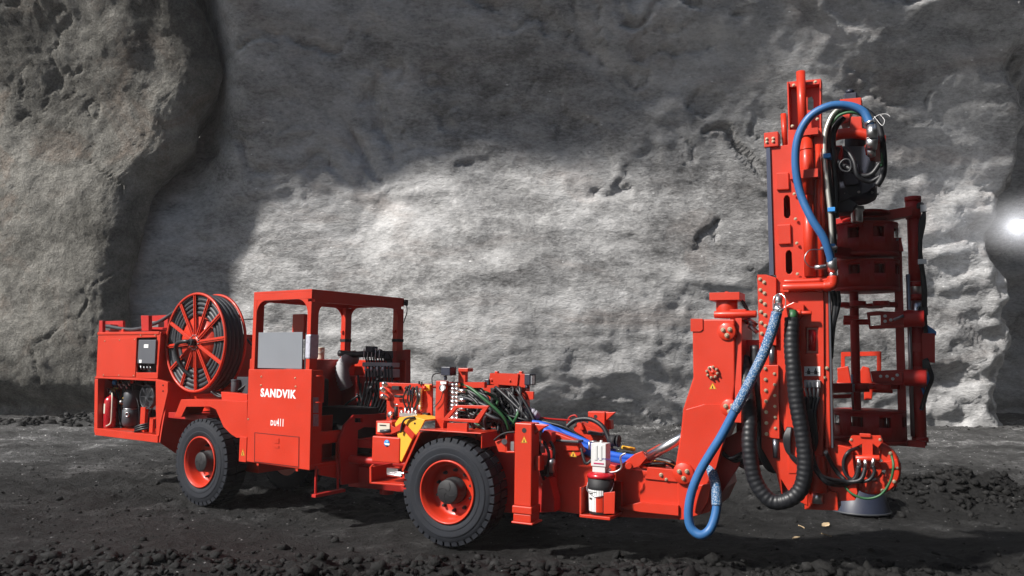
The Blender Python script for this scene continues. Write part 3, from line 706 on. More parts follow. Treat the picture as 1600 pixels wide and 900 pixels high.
m = MB(); b = R.loc(R.s(368, 612, 0.35)); m.cyl(R.P(b[0], 0.35, b[2]), R.P(b[0], 0.35, b[2]+0.15), 0.062, 20); m.cyl(R.P(b[0], 0.35, b[2]+0.14), R.P(b[0], 0.35, b[2]+0.165), 0.066, 20); m.box(R, b[0]-.02, b[0]+.22, .38, .6, b[2]-0.02, b[2]+0.2); m.out('breather', DGREY, RIG, bevel=0.003)
m = MB()
for q in range(6): m.tube([R.s(330+q*5, 612, 0.25+q*.06), R.s(345+q*6, 620-q, 0.3+q*.05), R.s(372+q*2, 610+q, 0.35+q*.04), R.s(386, 600+q*3, 0.4)], 0.016, 7)
m.tube([R.s(330,500,.62), R.s(352,502,.7), R.s(372,500,.9), R.s(400,498,1.0)], 0.012, 7); m.tube([R.s(374,518,.6), R.s(386,530,.6), R.s(398,545,.6)], 0.014, 7)
m.out('deck_hoses', HOSE, RIG)
m = MB(); m.tube([R.s(368,652,.18), R.s(364,664,.12), R.s(370,675,.12), R.s(384,680,.15)], 0.02, 8); m.out('loop_hose', HOSE, RIG)

# ---- cab
cab = MB()
ua, ztop = R.uz(397, 456.5, 0.0); ub, _ = R.uz(487.6, 450.3, 0.0); _, zbelt = R.uz(440, 577, 0.0); ubb, zbot = R.uz(483, 734.6, 0.0); uab, _ = R.uz(384, 721, 0.0)
CW = 1.64
ub2 = ub
# roof and its deep side beams
cab.box(R, ua, ub, 0, CW, ztop-0.03, ztop)
cab.box(R, ua, ub, 0, 0.05, ztop-0.115, ztop-0.03); cab.box(R, ua, ub, CW-0.05, CW, ztop-0.115, ztop-0.03)
cab.box(R, ub-0.05, ub, 0.05, CW-0.05, ztop-0.15, ztop-0.03); cab.box(R, ua, ua+0.05, 0.05, CW-0.05, ztop-0.12, ztop-0.03)
for k in (1, 2): cab.box(R, ua+0.05, ub-0.05, CW*k/3-0.02, CW*k/3+0.02, ztop-0.08, ztop-0.03)
pw, pd = 0.065, 0.12
cab.box(R, ua, ua+pw, 0, pd, zbelt-0.03, ztop-0.115)
cab.box(R, ub-pw, ub, 0, pd, zbelt-0.03, ztop-0.15)
cab.box(R, ub-pw-0.02, ub, CW-pd, CW, zbot-0.1, ztop-0.15)
cab.box(R, ua, ua+pw+0.02, CW-pd, CW, zbelt-0.2, ztop-0.12)
def gusset(F_, mb, u, z, su, sz, L_, v0_, v1_, along='u'):
    pts = []; n_ = 7
    base = [(0, 0), (L_, 0)] + [(L_*(1-math.sin(t)), L_*(1-math.cos(t))) for t in np.linspace(0, math.pi/2, n_)][1:]
    if along == 'u': P3 = [F_.P(u+su*a, v0_, z+sz*b) for a, b in base]; mb.prism([P3], F_.V*(v1_-v0_))
    else: P3 = [F_.P(v0_, u+su*a, z+sz*b) for a, b in base]; mb.prism([P3], F_.U*(v1_-v0_))
gusset(R, cab, ua+pw, ztop-0.115, 1, -1, 0.17, 0.002, 0.014); gusset(R, cab, ub-pw, ztop-0.115, -1, -1, 0.19, 0.002, 0.014)
gusset(R, cab, pd, ztop-0.15, 1, -1, 0.16, ub-0.016, ub-0.002, 'v'); gusset(R, cab, CW-pd, ztop-0.15, -1, -1, 0.12, ub-0.016, ub-0.002, 'v')
gusset(R, cab, pd, ztop-0.12, 1, -1, 0.14, ua+0.002, ua+0.016, 'v'); gusset(R, cab, CW-pd, ztop-0.12, -1, -1, 0.16, ua+0.002, ua+0.016, 'v')
gusset(R, cab, ub-pw-0.02, ztop-0.115, -1, -1, 0.14, CW-0.016, CW-0.004); gusset(R, cab, ua+pw+0.02, ztop-0.115, 1, -1, 0.14, CW-0.016, CW-0.004)
CAB = cab.out('cab_canopy', RED, RIG, bevel=0.006)
m = MB()
for (uu, vv) in ((ua, CW-pd), (ub-pw-0.02, CW-pd)):
    m.box(R, uu-0.006, uu+pw+0.026, vv-0.006, vv+pd+0.006, ztop-0.60, ztop-0.56)
m.out('rubber_band', BLACK, CAB)
m = MB()
for (uu, vv) in ((ua, CW-pd), (ub-pw-0.02, CW-pd)):
    m.box(R, uu+0.02, uu+0.06, vv-0.03, vv+pd+0.03, ztop-0.48, ztop-0.44)
m.out('handhold_lug', RED, CAB, bevel=0.004)
m = MB(); c_ = R.P(ub+0.02, CW+0.01, ztop-0.02); m.box(R, ub, ub+0.03, CW-0.01, CW+0.05, ztop-0.10, ztop-0.02)
m.tube([c_, c_+Z*-0.15+UR*0.03, c_-Z*0.25, c_-Z*0.32-VR*0.03], 0.007, 6); m.out('antenna_lead', BLACK, CAB)
# lower body of the cab
body = MB()
_, ztp = R.uz(440, 577, 0)
pts = [(384,721),(388.5,576.5),(487,577.2),(483,734.8)]
L0 = R.s(384, 721, -0.03); 
body.sp(R, -0.03, 0.0, [(384,721),(388.3,577),(487,577.2),(483.5,734.8)])
ubx = R.uz(486.5, 577.4, -0.03)[0]
def bx(*a): body.box(R, *a)
bx(ubx-0.035, ubx, 0.0, 0.16, zbot, zbelt+0.0)                       # door-side return with the handle
bx(ua-0.03, ua, 0.0, CW, zbot+0.02, zbelt+0.12)                      # rear bulkhead
bx(ua, ubx, CW-0.03, CW, zbot, zbelt+0.12)                           # far side
bx(ua, ubx+0.02, 0.0, CW, zbot+0.02, zbot+0.06)                      # floor
body.fp(R, ubx-0.03, ubx, [(498,674),(550,670),(550,752),(497,742)], [[(500,694),(524,691),(524,719),(500,722)]])
bx(ubx-0.3, ubx-0.28, 0.1, 0.6, zbot+0.07, zbot+0.6)
BODY = body.out('cab_body', RED, CAB, bevel=0.006)
m = MB(); m.fp(R, ubx+0.02, ubx+0.06, [(527,690),(535,665),(550,648),(626,645),(626,750),(581,752),(531,757)], [[(556,672),(566,667),(596,668),(603,680),(603,722),(596,731),(562,731),(555,720)], [(551,653),(563,653),(563,660),(551,660)]])
m.box(R, ubx-0.35, ubx+0.02, 0.55, 1.6, zbot-0.08, zbot+0.0); 
m.out('front_bulkhead', RED2, RIG, bevel=0.006)
m = MB(); m.sp(R, -0.034, -0.031, [(397.5,675.5),(467.5,682.5),(467,730.5),(397,722)], [[(398.3,676.5),(466.8,683.5),(466.3,729.5),(397.8,721.2)]]); m.out('hatch_seam', newmat('seam_shadow', (0.10, 0.008, 0.006), 0.6), BODY)
hm = MB(); hm.sp(R, -0.036, -0.0305, [(398.6,677),(466.5,684),(466,729),(398.1,720.8)]); ht = hm.out('hatch', RED, BODY, bevel=0.002)
m = MB(); m.sp(R, -0.044, -0.037, [(428,684),(435.5,685),(435.5,693),(428,692)]); m.sp(R, -0.044, -0.037, [(428,695.5),(435.5,696.5),(435.5,700.5),(428,699.5)]); m.out('latch', RED, ht, bevel=0.002)
m = MB(); m.sb(R, -0.02, 0.0, 401, 722, 404, 727.5); m.sb(R, -0.02, 0.0, 462, 730, 465, 736.5); m.out('drain_tab', RED, BODY)
m = MB()
for x, y in ((408.5,588.5),(461.5,590.5),(408,602),(462,604),(388,655)): m.bolt(R.s(x, y, -0.03), -VR, 0.009, 0.008)
m.out('panel_screws', ZINC, BODY)
text_on(R, 'SANDVIK', 407.5, 606.5, 462.5, 623.2, -0.0315, 'lettering', DECALW, BODY, bold=0.042, sp=1.14)
text_on(R, 'DU', 423.0, 656.4, 431.6, 665.6, -0.0315, 'model_marking', DECALW, BODY, bold=0.035, sp=1.25)
text_on(R, '411', 432.8, 653.8, 442.5, 666.6, -0.0315, 'model_marking', DECALW, BODY, bold=0.035, sp=1.3)
m = MB(); m.sp(R, 0.015, 0.03, [(404,519.5),(472.5,518.8),(471.5,576.5),(402.5,575)]); gp = m.out('window_board', GREYP, CAB, bevel=0.003)
m = MB(); m.sb(R, 0.5, 0.56, 457, 491, 474, 530); m.out('seat_headrest', RED, CAB, bevel=0.01)
m = MB(); m.box(R, ub-pw-0.012, ub+0.012, -0.012, pd+0.012, R.uz(485,561,0)[1], R.uz(485,522,0)[1]); m.out('post_wrap', FILM, CAB, bevel=0.02)
m = MB(); m.box(R, ub-pw-0.05, ub-pw-0.02, 0.02, 0.05, zbelt, R.uz(485,520,0)[1]); m.out('rubber_strip', BLACK, CAB)
m = MB(); hp = [(0.04, zbelt-0.06), (0.04, zbelt-0.42)]
m.tube([R.P(ubx, 0.03, zbelt-0.07), R.P(ubx+0.05, 0.03, zbelt-0.07), R.P(ubx+0.05, 0.12, zbelt-0.07), R.P(ubx+0.05, 0.12, zbelt-0.38), R.P(ubx+0.05, 0.03, zbelt-0.38), R.P(ubx, 0.03, zbelt-0.38)], 0.011, 8, 1, raw=True); m.out('grab_handle', RED, BODY)
m = MB()
for ya, yb in ((621,645),(647,666)): m.fp(R, ubx+0.0015, ubx+0.003, [(489,ya),(497.5,ya),(497.5,yb),(489,yb)])
m.out('notice_decal', newmat('decal_grey', (0.30, 0.28, 0.33), 0.5, var=0.5, vscale=60), BODY)
# fold-down step
m = MB(); 
p1, p2 = R.f(494, 728, ubx+0.02), R.f(493, 771, ubx+0.02); p3, p4 = R.f(527, 718, ubx+0.02), R.f(528, 764, ubx+0.02)
m.cyl(p1, p2, 0.016, 10); m.cyl(p3, p4, 0.014, 10)
e = (p4-p2).normalized(); m.prism([[p2-e*0.06, p2-e*0.06+UR*0.07, p4+e*0.06+UR*0.07, p4+e*0.06]], -Z*0.035); m.out('step', RED2, RIG, bevel=0.003)
# engine and hydraulics seen through the cab
m = MB(); zf = zbot+0.06
m.box(R, ua+0.02, ua+0.30, 0.5, CW-0.12, zf, zbelt+0.12); m.box(R, ua+0.3, ub-0.1, CW-0.35, CW-0.12, zf, zbelt-0.1); m.out('engine_cover', RED2, RIG, bevel=0.01)
m = MB(); m.box(R, ua+0.34, ua+0.74, 0.35, 0.95, zf, zf+0.42); m.box(R, ua+0.30, ua+0.42, 0.35, 0.95, zf+0.42, zf+0.98); SEAT = m.out('operator_seat', BLACK, CAB, bevel=0.03)
m = MB(); duct = [R.s(542,606,1.25), R.s(536,590,1.2), R.s(536,572,1.2), R.s(545,561,1.25), R.s(556,558,1.35)]
m.tube(duct, 0.105, 14, 8, rf=lambda i: 0.088+0.009*(i % 2)); m.out('intake_duct', newmat('duct_grey', (.42,.43,.45), .5, var=.1), RIG)
m = MB(); m.tube([R.s(530,552,1.2), R.s(556,554,1.25), R.s(575,553,1.25), R.s(596,554,1.3), R.s(612,560,1.35)], .045, 10); m.out('intake_hose', HOSE, RIG)
vb = MB(); 
vb.sb(R, 1.1, 1.25, 566, 566, 612, 574); vb.sb(R, 1.1, 1.25, 570, 576, 612, 590)
VB = vb.out('valve_bank', newmat('valve_alloy', (.45,.45,.47), .4, var=.2, vscale=30), RIG, bevel=0.006)
m = MB()
for i in range(9):
    x = 572+i*5; m.cyl(R.s(x, 572, 1.08), R.s(x+1, 598+i % 3*2, 1.04), 0.012, 8)
    m.tube([R.s(x, 596, 1.05), R.s(x-4+i, 618, 1.1), R.s(x-10, 645, 1.2)], 0.016, 7)
for i in range(22):
    x = random.uniform(548, 622); y = random.uniform(585, 620); m.tube([R.s(x, y, 1.0+random.random()*.3), R.s(x+random.uniform(-25, 15), y+22, 1.2), R.s(x+random.uniform(-35, 20), 662, 1.2)], 0.016, 6, 4)
for i in range(8): m.tube([R.s(573+i*4, 566, 1.15), R.s(572+i*4, 553-i % 3*3, 1.15), R.s(590+i*3, 552+i, 1.25), R.s(615, 572+i*3, 1.3)], 0.012, 6)
m.out('control_hoses', HOSE, VB)
m = MB(); m.box(R, ua+1.0*(ub-ua)*0.0+0.45, ub+0.02, 0.8, CW-0.13, zf+0.05, zf+0.62); m.out('equipment_box', BLACK, RIG, bevel=0.01)
m = MB()
for i in range(5): m.cyl(R.s(568+i*6, 562, 1.12), R.s(569+i*6, 547, 1.12), 0.006, 6); m.ball(R.s(569+i*6, 546, 1.12), 0.012, 5)
for i in range(4): m.cyl(R.s(571+i*9, 574, 1.06), R.s(571+i*9, 579, 1.04), 0.014, 8)
m.out('control_levers', DECALW, VB)
m = MB(); m.sb(R, 1.1, 1.2, 571, 541, 582, 550); m.sb(R, 1.16, 1.3, 585, 548, 603, 560); m.out('solenoid', NAVY, VB, bevel=0.006)
# the tall front post wing at the far side of the cab
m = MB(); m.fp(R, ub-0.02, ub, [(612,549),(634,546),(640,546),(640,600),(612,606)]); m.out('front_guard', RED2, CAB, bevel=0.004)
# white canister left standing on the engine cover
b = R.loc(R.s(525.5, 552, 1.05)); c = R.P(ua+0.16, 1.0, zbelt+0.122)
t = thing('paint_can', c, 'small cream white can standing on the red engine cover behind the cab seat', 'can')
m = MB(); m.lathe(c, Z, [(0.058, 0), (0.062, 0.004), (0.058, 0.012), (0.058, 0.15), (0.062, 0.158), (0.05, 0.165)], 20); m.out('can_body', CREAM, t)
m = MB(); m.tube([c+Z*0.14+UR*0.06, c+Z*0.10+UR*0.065-VR*0.03, c+Z*0.08-VR*0.068, c+Z*0.10-UR*0.065-VR*0.03, c+Z*0.14-UR*0.06], 0.003, 5); m.out('can_handle', STEEL, t)
# centre articulation
m = MB(); uj = R.loc(F.P(-1.0, .95, .6)) 
m.box(F, -1.75, -0.55, 0.75, 1.25, 0.36, 0.62); m.box(F, -1.9, -1.1, 0.75, 1.15, 0.85, 0.95); m.box(F, -1.9, -1.1, 0.75, 1.15, 0.36, 0.46); m.cyl(F.P(-1.45, 0.95, 0.28), F.P(-1.45, 0.95, 1.05), 0.09, 20); m.cyl(F.P(-2.0, 0.62, 0.72), F.P(-0.9, 0.6, 0.72), 0.05, 14)
m.out('articulation_joint', RED2, RIG, bevel=0.006)

# ================================================================== front module
h = MB()
# chassis behind the wheel, running to the boom
h.sp(F, 0.45, 1.45, [(650,700),(752,690),(790,700),(868,702),(868,800),(800,802),(700,790),(650,760)])
CH = h.out('front_chassis', RED2, RIG, bevel=0.008)
h = MB(); vf = -0.02
ft = F.uz(700, 673.5, vf)[1]; fu0 = F.uz(654.5, 674, vf)[0]; fu1 = F.uz(752, 672, vf)[0]
h.box(F, fu0, fu1, vf, 0.46, ft-0.012, ft)
h.sp(F, vf, 0.46, [(627,735),(654.5,674.5),(657,676.5),(630,737)])
h.sp(F, 0.40, 0.46, [(630,737),(657,676),(752,675),(752,720),(640,745)])
h.box(F, fu1-0.012, fu1, 0.0, 0.40, ft-0.16, ft-0.013)
h.out('wheel_arch', RED, RIG, bevel=0.004)
m = MB(); m.sp(F, 0.02, 0.06, [(698.5,661),(730,661.5),(729.5,675),(698,673)]); m.out('fender_box', RED, RIG, bevel=0.004)
# hand guard frame
m = MB(); m.sp(F, 0.04, 0.075, [(690,657),(711,633),(764,634),(747,661)], [[(701,653.5),(714,637.5),(754,638.5),(741,655.5)]]); m.out('guard_frame', RED, RIG, bevel=0.004)
# left box, small meter box, tray
m = MB(); m.sb(F, 0.0, 0.42, 581.5, 681, 624, 725); tk = m.out('storage_box', RED, RIG, bevel=0.012)
m = MB(); c = F.s(604.5, 692.5, -0.002); m.lathe(c, -VF, [(0.0001, 0), (0.038, 0), (0.038, 0.002), (0.0001, 0.002)], 26, cap=False); bs = m.out('round_sticker', DECALB, tk)
m = MB(); m.sp(F, -0.006, -0.005, [(600,692),(609,693),(608,696),(602,695)]); m.out('sticker_mark', DECALW, bs)
m = MB(); m.sb(F, 0.06, 0.3, 587.5, 657.5, 612, 680.5); mb_ = m.out('meter_box', RED, RIG, bevel=0.006)
m = MB(); m.sb(F, 0.05, 0.058, 590, 660.5, 608.5, 676); m.out('meter_face', CREAM, mb_)
m = MB(); m.sb(F, 0.045, 0.049, 593, 663.5, 603, 665.5); m.out('meter_text', DECALK, mb_)
m = MB(); m.cyl(F.s(595, 674, 0.0), F.s(610, 673, 0.0), 0.02, 12); m.cyl(F.s(596, 674, 0.0), F.s(596, 674, 0.06), 0.012, 10); m.out('meter_plug', DGREY, mb_)
m = MB()
m.sp(F, 0.0, 0.45, [(577,753),(632,757.5),(632,760),(577,755.5)]); m.sp(F, -0.002, 0.02, [(577,730),(581,725.5),(584,725.5),(580,730),(580,754),(577,754)]); m.sp(F, 0.43, 0.45, [(578,728),(640,730),(640,755),(578,753)]); m.sp(F, 0.0, 0.43, [(577,730),(578.5,730),(578.5,753),(577,753)])
m.out('lower_tray', RED, RIG, bevel=0.003)
m = MB(); m.sb(F, 0.12, 0.2, 604, 731, 622, 743); m.cyl(F.s(606, 741, .1), F.s(628, 744, .08), 0.018, 10); m.cyl(F.s(616, 737, .1), F.s(632, 740, .08), 0.013, 10); m.out('coupling', CHROME, RIG, bevel=0.004)
# yellow bracket and the red strap over it
m = MB(); m.sp(F, 0.01, 0.03, [(624,652),(642,650),(664,656),(656,672),(643,688),(627,722),(623,716),(624,700),(621,680),(617,662)])
m.sp(F, 0.03, 0.36, [(642,650),(664,656),(664,658.5),(642,653)]); m.sp(F, 0.03, 0.36, [(617,662),(624,652),(642,650),(642,653),(625,655),(619,663)])
yb_ = m.out('yellow_bracket', YEL, RIG, bevel=0.003)
m = MB(); c = F.s(648, 661.5, 0.008); m.lathe(c, -VF, [(0.0001, 0), (0.012, 0), (0.012, 0.001), (0.0001, 0.001)], 14, cap=False); m.out('bolt_hole', BLACK, yb_)
m = MB(); m.sp(F, -0.01, 0.008, [(610,664),(616,668),(629,659),(634,664),(648,679),(643.5,687),(630,672),(624,673),(612,678)]); m.out('strap', RED, yb_, bevel=0.002)
m = MB(); m.tube([F.s(626,676,-.02), F.s(629,661,-.03), F.s(635,654,-.02), F.s(648,652,0)], 0.012, 7); m.out('bungee', BLACK, yb_)
# valve panel
vp = MB(); V1 = 0.36
vp.sp(F, V1, V1+0.03, [(593,597.5),(675,600),(675,655),(604,657),(604,624),(593,622)])
vp.box(F, F.uz(604,600,V1)[0], F.uz(675,600,V1)[0], V1+0.03, V1+0.35, F.uz(640,603,V1)[1]-0.02, F.uz(640,603,V1)[1])
VP_ = vp.out('valve_panel', RED, RIG, bevel=0.004)
m = MB()
for (x0, y0, x1, y1) in ((600,600,608,605),(597,608,606,614),(598,619,609,625)):
    a, b = F.s(x0, y0, V1-0.10), F.s(x1, y1, V1-0.01); m.cyl(a, b, 0.030, 14, 0.017); m.ball(a, 0.030, 6)
m.cyl(F.s(611,654,V1-.08), F.s(611,643,V1-.08), 0.018, 12); m.lathe(F.s(611,648,V1-.06), -VF, [(0.0001,0),(0.034,0),(0.034,0.03),(0.0001,0.03)], 18, cap=False)
m.sb(F, V1-.10, V1-.02, 624, 645, 651, 652); m.cyl(F.s(617,632,V1-.04), F.s(623,632,V1-.04), 0.008, 8)
for i in range(5): m.cyl(F.s(628+i*5.5, 652, V1-.07), F.s(628+i*5.5, 641-(i % 2)*4, V1-.07), 0.013, 10)
m.cyl(F.s(657,606,V1-.04), F.s(656,640,V1-.04), 0.022, 12)
for i in range(10): m.lathe(F.s(657,608+i*3,V1-.04), Z, [(0.026,0),(0.026,0.006)], 12)
m.cyl(F.s(635,607,V1-.05), F.s(635,618,V1-.05), 0.012, 8); m.cyl(F.s(645,607,V1-.05), F.s(645,618,V1-.05), 0.012, 8); m.cyl(F.s(650,607,V1-.05), F.s(650,618,V1-.05), 0.010, 8)
m.out('chrome_fittings', CHROME, VP_)
m = MB()
for i, (x, y) in enumerate(((634,610),(639,608),(644,611),(650,610),(637,613),(648,612))): m.tube([F.s(x-1, y-3, V1-.05), F.s(x+2, y-5, V1-.09), F.s(x+(i-2)*2, y+14, V1-.08), F.s(x+(2-i)*1.5, 642, V1-.05)], 0.010, 7)
m.cyl(F.s(619,635,V1-.06), F.s(619,650,V1-.06), 0.022, 10); m.sb(F, V1-.05, V1-.002, 612, 603, 623, 609); m.cyl(F.s(617,619,V1-.05), F.s(630,620,V1-.05), 0.016, 10)
m.tube([F.s(611,652,V1-.08), F.s(612,660,V1-.10), F.s(614,665,V1-.1)], 0.012, 7)
for i in range(4): m.ball(F.s(655+(i % 2)*4, 597+i, V1-0.02), 0.012, 5)
m.sb(F, V1-.05, V1-.002, 609, 644, 614, 655); m.sb(F, V1-.05, V1-.002, 660, 645, 668, 655)
m.out('panel_valves', BLACK, VP_)
m = MB(); m.sb(F, V1-.04, V1-.002, 637, 609, 641, 617); m.out('blue_valve', DECALB, VP_)
m = MB(); m.sb(F, V1-.04, V1-.001, 663, 601, 671, 611); eb = m.out('emergency_stop_box', YEL, VP_, bevel=0.004)
m = MB(); m.lathe(F.s(665.5,606,V1-.04), -VF, [(0.012,0),(0.012,0.02),(0.026,0.022),(0.024,0.045),(0.0001,0.05)], 18, cap=False); m.out('emergency_stop_button', RED, eb)
# upright post with gauge and floodlight
m = MB(); V2 = 0.25; m.sb(F, V2, V2+0.10, 681, 595, 692.5, 673); m.sp(F, V2+0.10, V2+0.16, [(692.5,597),(757,597),(757,606),(692.5,606)]); m.sb(F, V2+.1, V2+.16, 716, 578, 727, 598); m.sb(F, V2+.06, V2+.18, 716, 575, 731, 581)
m.fb(F, F.uz(692.5,600,V2)[0], F.uz(692.5,600,V2)[0]+0.02, 692.5, 600, 700, 660)
PO = m.out('instrument_post', RED, RIG, bevel=0.005)
m = MB(); m.lathe(F.s(692,606,V2-.005), -VF, [(0.0001,0),(0.038,0),(0.038,0.022),(0.033,0.022),(0.033,0.018)], 24, cap=False); ga = m.out('pressure_gauge', STEEL, PO)
m = MB(); m.lathe(F.s(692,606,V2-.024), -VF, [(0.0001,0),(0.032,0)], 22, cap=False); m.out('gauge_dial', DECALW, ga)
m = MB(); m.sb(F, V2-.006, V2-.001, 688, 596, 697, 600); m.out('gauge_label', DECALW, PO)
m = MB(); m.tube([F.s(676,603,V2-.03), F.s(675,590,V2-.03), F.s(680,584,V2-.03), F.s(690,583,V2)], 0.006, 6); m.tube([F.s(692,612,V2-.02), F.s(688,625,V2-.03), F.s(679,636,V2-.03)], 0.005, 6); m.out('gauge_cable', BLACK, PO)
m = MB(); m.sb(F, V2-.04, V2+.1, 689, 573, 703, 587); m.cyl(F.s(696,587,V2), F.s(696,594,V2), 0.02, 8); fl = m.out('floodlight', NAVY, RIG, bevel=0.01)
m = MB(); m.fb(F, F.uz(703.6,580,V2)[0], F.uz(703.6,580,V2)[0]+.006, 703.5, 575, 709, 585); m.out('lamp_lens', LENS, fl)
# bank of hydraulic couplings and their hose bundle
m = MB()
for i in range(9):
    y = 601+i*6.5; m.cyl(F.s(701, y, V2+.08), F.s(712, y+0.5, V2+.06), 0.020, 12); m.cyl(F.s(712, y+0.5, V2+.06), F.s(717, y+1, V2+.05), 0.026, 6)
for i in range(3): m.cyl(F.s(716,610+i*14,V2), F.s(728,611+i*14,V2), 0.022, 10)
m.out('hydraulic_couplings', CHROME, RIG)
hb = MB(); hg = MB(); hgr = MB()
for i in range(34):
    y = 601+(i % 9)*6.5; dv = random.uniform(-.02, .30); t_ = random.random()
    xe = random.uniform(745, 798); ye = random.uniform(676, 700); xm = 735+i % 7*5+t_*14
    P_ = [F.s(716, y, V2+.05+dv*.3), F.s(728, y+1, V2+.05+dv), F.s(xm, y+12+t_*14, V2+dv), F.s(xe-8, 652+t_*8, V2+.05+dv), F.s(xe, ye, V2+.2+dv)]
    (hgr if i in (3, 9, 16, 22, 27, 31) else (hg if i % 4 == 0 else hb)).tube(P_, random.choice((0.015, 0.018, 0.021)), 8, 5)
hb.out('hose_bundle', HOSE, RIG); hg.out('hose_bundle', HOSEG, RIG); hgr.out('hose_bundle', GREEN, RIG)
# second lamp bar and its valve block
m = MB(); V3 = 0.75
m.sp(F, V3, V3+0.2, [(765.5,583),(810,584.5),(808,603),(764,600)]); m.sp(F, V3+.02, V3+0.12, [(808,583),(821,585),(821,606),(808,604)]); m.sp(F, V3+.1, V3+.2, [(803,600),(822,600),(822,650),(803,650)]); m.sp(F, V3-.01, V3+.02, [(812,611),(833.5,612),(833,624),(822,625)])
m.sp(F, V3+.2, V3+.24, [(755,600),(803,600),(803,668),(755,668)]); m.bolt(F.s(768,594,V3), -VF, .012, .012); m.bolt(F.s(797,595,V3), -VF, .012, .012)
m.sb(F, V3+.05, V3+.1, 773, 580, 777, 584); m.sb(F, V3+.05, V3+.1, 811, 580, 815, 586)
LB = m.out('lamp_bar', RED, RIG, bevel=0.005)
m = MB(); m.sb(F, V3-.03, V3+.13, 819, 584, 828, 602); m.sb(F, V3-.02, V3+.12, 757, 592, 764, 602); m.cyl(F.s(824,602,V3), F.s(823,607,V3), .025, 8); ll = m.out('work_lamp', NAVY, LB, bevel=0.012)
m = MB(); m.fb(F, F.uz(829,590,V3-.03)[0]+.002, F.uz(829,590,V3-.03)[0]+.012, 829.5, 587, 834, 600); m.out('lamp_lens', LENS, ll)
m = MB(); m.sb(F, V3+.02, V3+.18, 766, 606, 800, 652); 
for i in range(4):
    for j in range(5): m.cyl(F.s(772+i*8, 610+j*8, V3+.02), F.s(771+i*8, 610+j*8, V3-.05), 0.017, 8)
vb2 = m.out('valve_block', BLACK, RIG, bevel=0.006)
m = MB()
for i in range(3):
    for j in range(6): m.bolt(F.s(776+i*8, 608+j*7, V3+.015), -VF, 0.007, 0.014)
m.out('valve_bolts', STEEL, vb2)
hb = MB(); hgr = MB()
for i in range(26):
    x = 768+random.random()*44; y = random.uniform(606, 645); xe = random.uniform(790, 850); ye = random.uniform(664, 700)
    P_ = [F.s(x, y, V3-.02), F.s(x+4, y+2, V3-.08), F.s((x+xe)/2+4, (y+ye)/2-3, V3-.10-random.random()*.1), F.s(xe, ye-6, V3-.12), F.s(xe+8, ye+6, V3-.05)]
    (hgr if i % 7 == 3 else hb).tube(P_, random.choice((.013, .016, .02)), 7, 5)
hb.out('hose_bundle', HOSE, RIG); hgr.out('hose_bundle', GREEN, RIG)
# blue pipe sleeves along the boom, and black and green hoses beside them
m = MB(); m.tube([F.s(765,653,.65), F.s(800,660,.62), F.s(850,664,.6), F.s(890,688,.62), F.s(925,702,.66), F.s(965,712,.7), F.s(1000,716,.75)], 0.036, 12); m.tube([F.s(850,672,.52), F.s(880,686,.54), F.s(905,700,.55), F.s(940,715,.6), F.s(985,724,.7)], 0.034, 12); m.tube([F.s(850,664,.7), F.s(892,680,.72), F.s(930,696,.74), F.s(962,706,.8)], 0.03, 12)
m.out('blue_sleeve', BLUE2, RIG)
hb = MB(); hgr = MB()
for i in range(16):
    d = i*0.018; o = random.uniform(-3, 3)
    P_ = [F.s(822+i, 655+o, .78+d), F.s(855+i, 660+i*.5, .74+d), F.s(888+i, 672+i*.6+o, .74+d), F.s(925+i, 695+i*.3, .78+d), F.s(980+i*2, 716+o, .82+d), F.s(1040, 728+o, .85+d)]
    (hgr if i % 4 == 1 else hb).tube(P_, random.choice((.014, .018)), 7, 5)
hb.out('hose_bundle', HOSE, RIG); hgr.out('hose_bundle', GREEN, RIG)
m = MB(); m.tube([F.s(805,648,.7), F.s(812,643,.68), F.s(822,642,.7), F.s(833,646,.7), F.s(838,651,.75)], 0.045, 12, 8, rf=lambda i: .040+.008*(i % 3)); m.out('wrapped_joint', FILM, RIG)
m = MB(); m.tube([F.s(836,652,.8), F.s(862,655,.9), F.s(893,657,1.0)], 0.012, 8); m.tube([F.s(886,662,1.05), F.s(890,652,1.05), F.s(899,649,1.05), F.s(903,656,1.05)], 0.010, 8); m.out('red_pipe', RED2, RIG)
m = MB(); m.tube([F.s(886,666,.8), F.s(900,656,.82), F.s(922,655,.82), F.s(940,665,.8), F.s(950,682,.78), F.s(955,702,.75)], 0.026, 10, 14, rf=lambda i: .022+.006*(i % 2)); m.out('corrugated_hose', HOSE, RIG)
m = MB(); m.cyl(F.s(955,688,.74), F.s(964,689,.72), 0.06, 18); m.lathe(F.s(965,689,.72), UF, [(0.064,0),(0.064,.02),(.05,.02)], 18); m.out('rubber_roller', BLACK, RIG)
# fan-side and far jack heads
m = MB(); V4 = 1.25
m.sp(F, V4, V4+.16, [(918.5,643),(945,643.5),(944,690),(920,690)]); m.sp(F, V4+.02, V4+.05, [(944,644),(962,644),(944,660)]); m.sp(F, V4+.1, V4+.2, [(946,655),(954,657),(955,671),(946,670)])
m.sp(F, V4-.2, V4-.02, [(896,668),(903,660),(940,676),(950,690),(950,700),(900,690)]); m.sp(F, V4-.25, V4-.18, [(905,672),(908,661),(912,672)])
FJ = m.out('jack_leg', RED, RIG, bevel=0.006)
m = MB(); m.lathe(F.s(930.5,651,V4-.002), -VF, [(.0001,0),(.022,0)], 16, cap=False); m.out('lifting_hole', BLACK, FJ)
m = MB(); m.sp(F, V4-.27, V4-.1, [(918,673),(940,677),(940,681),(918,679)]); m.out('rubber_pad', DGREY, RIG, bevel=.004)
m = MB(); ju = F.uz(804.5, 661, -.02)[0]; ju2 = F.uz(831, 661, -.02)[0]; jt = F.uz(815, 661, -.02)[1]; jb = F.uz(800, 789, -.02)[1]; jbb = F.uz(800, 817, -.02)[1]
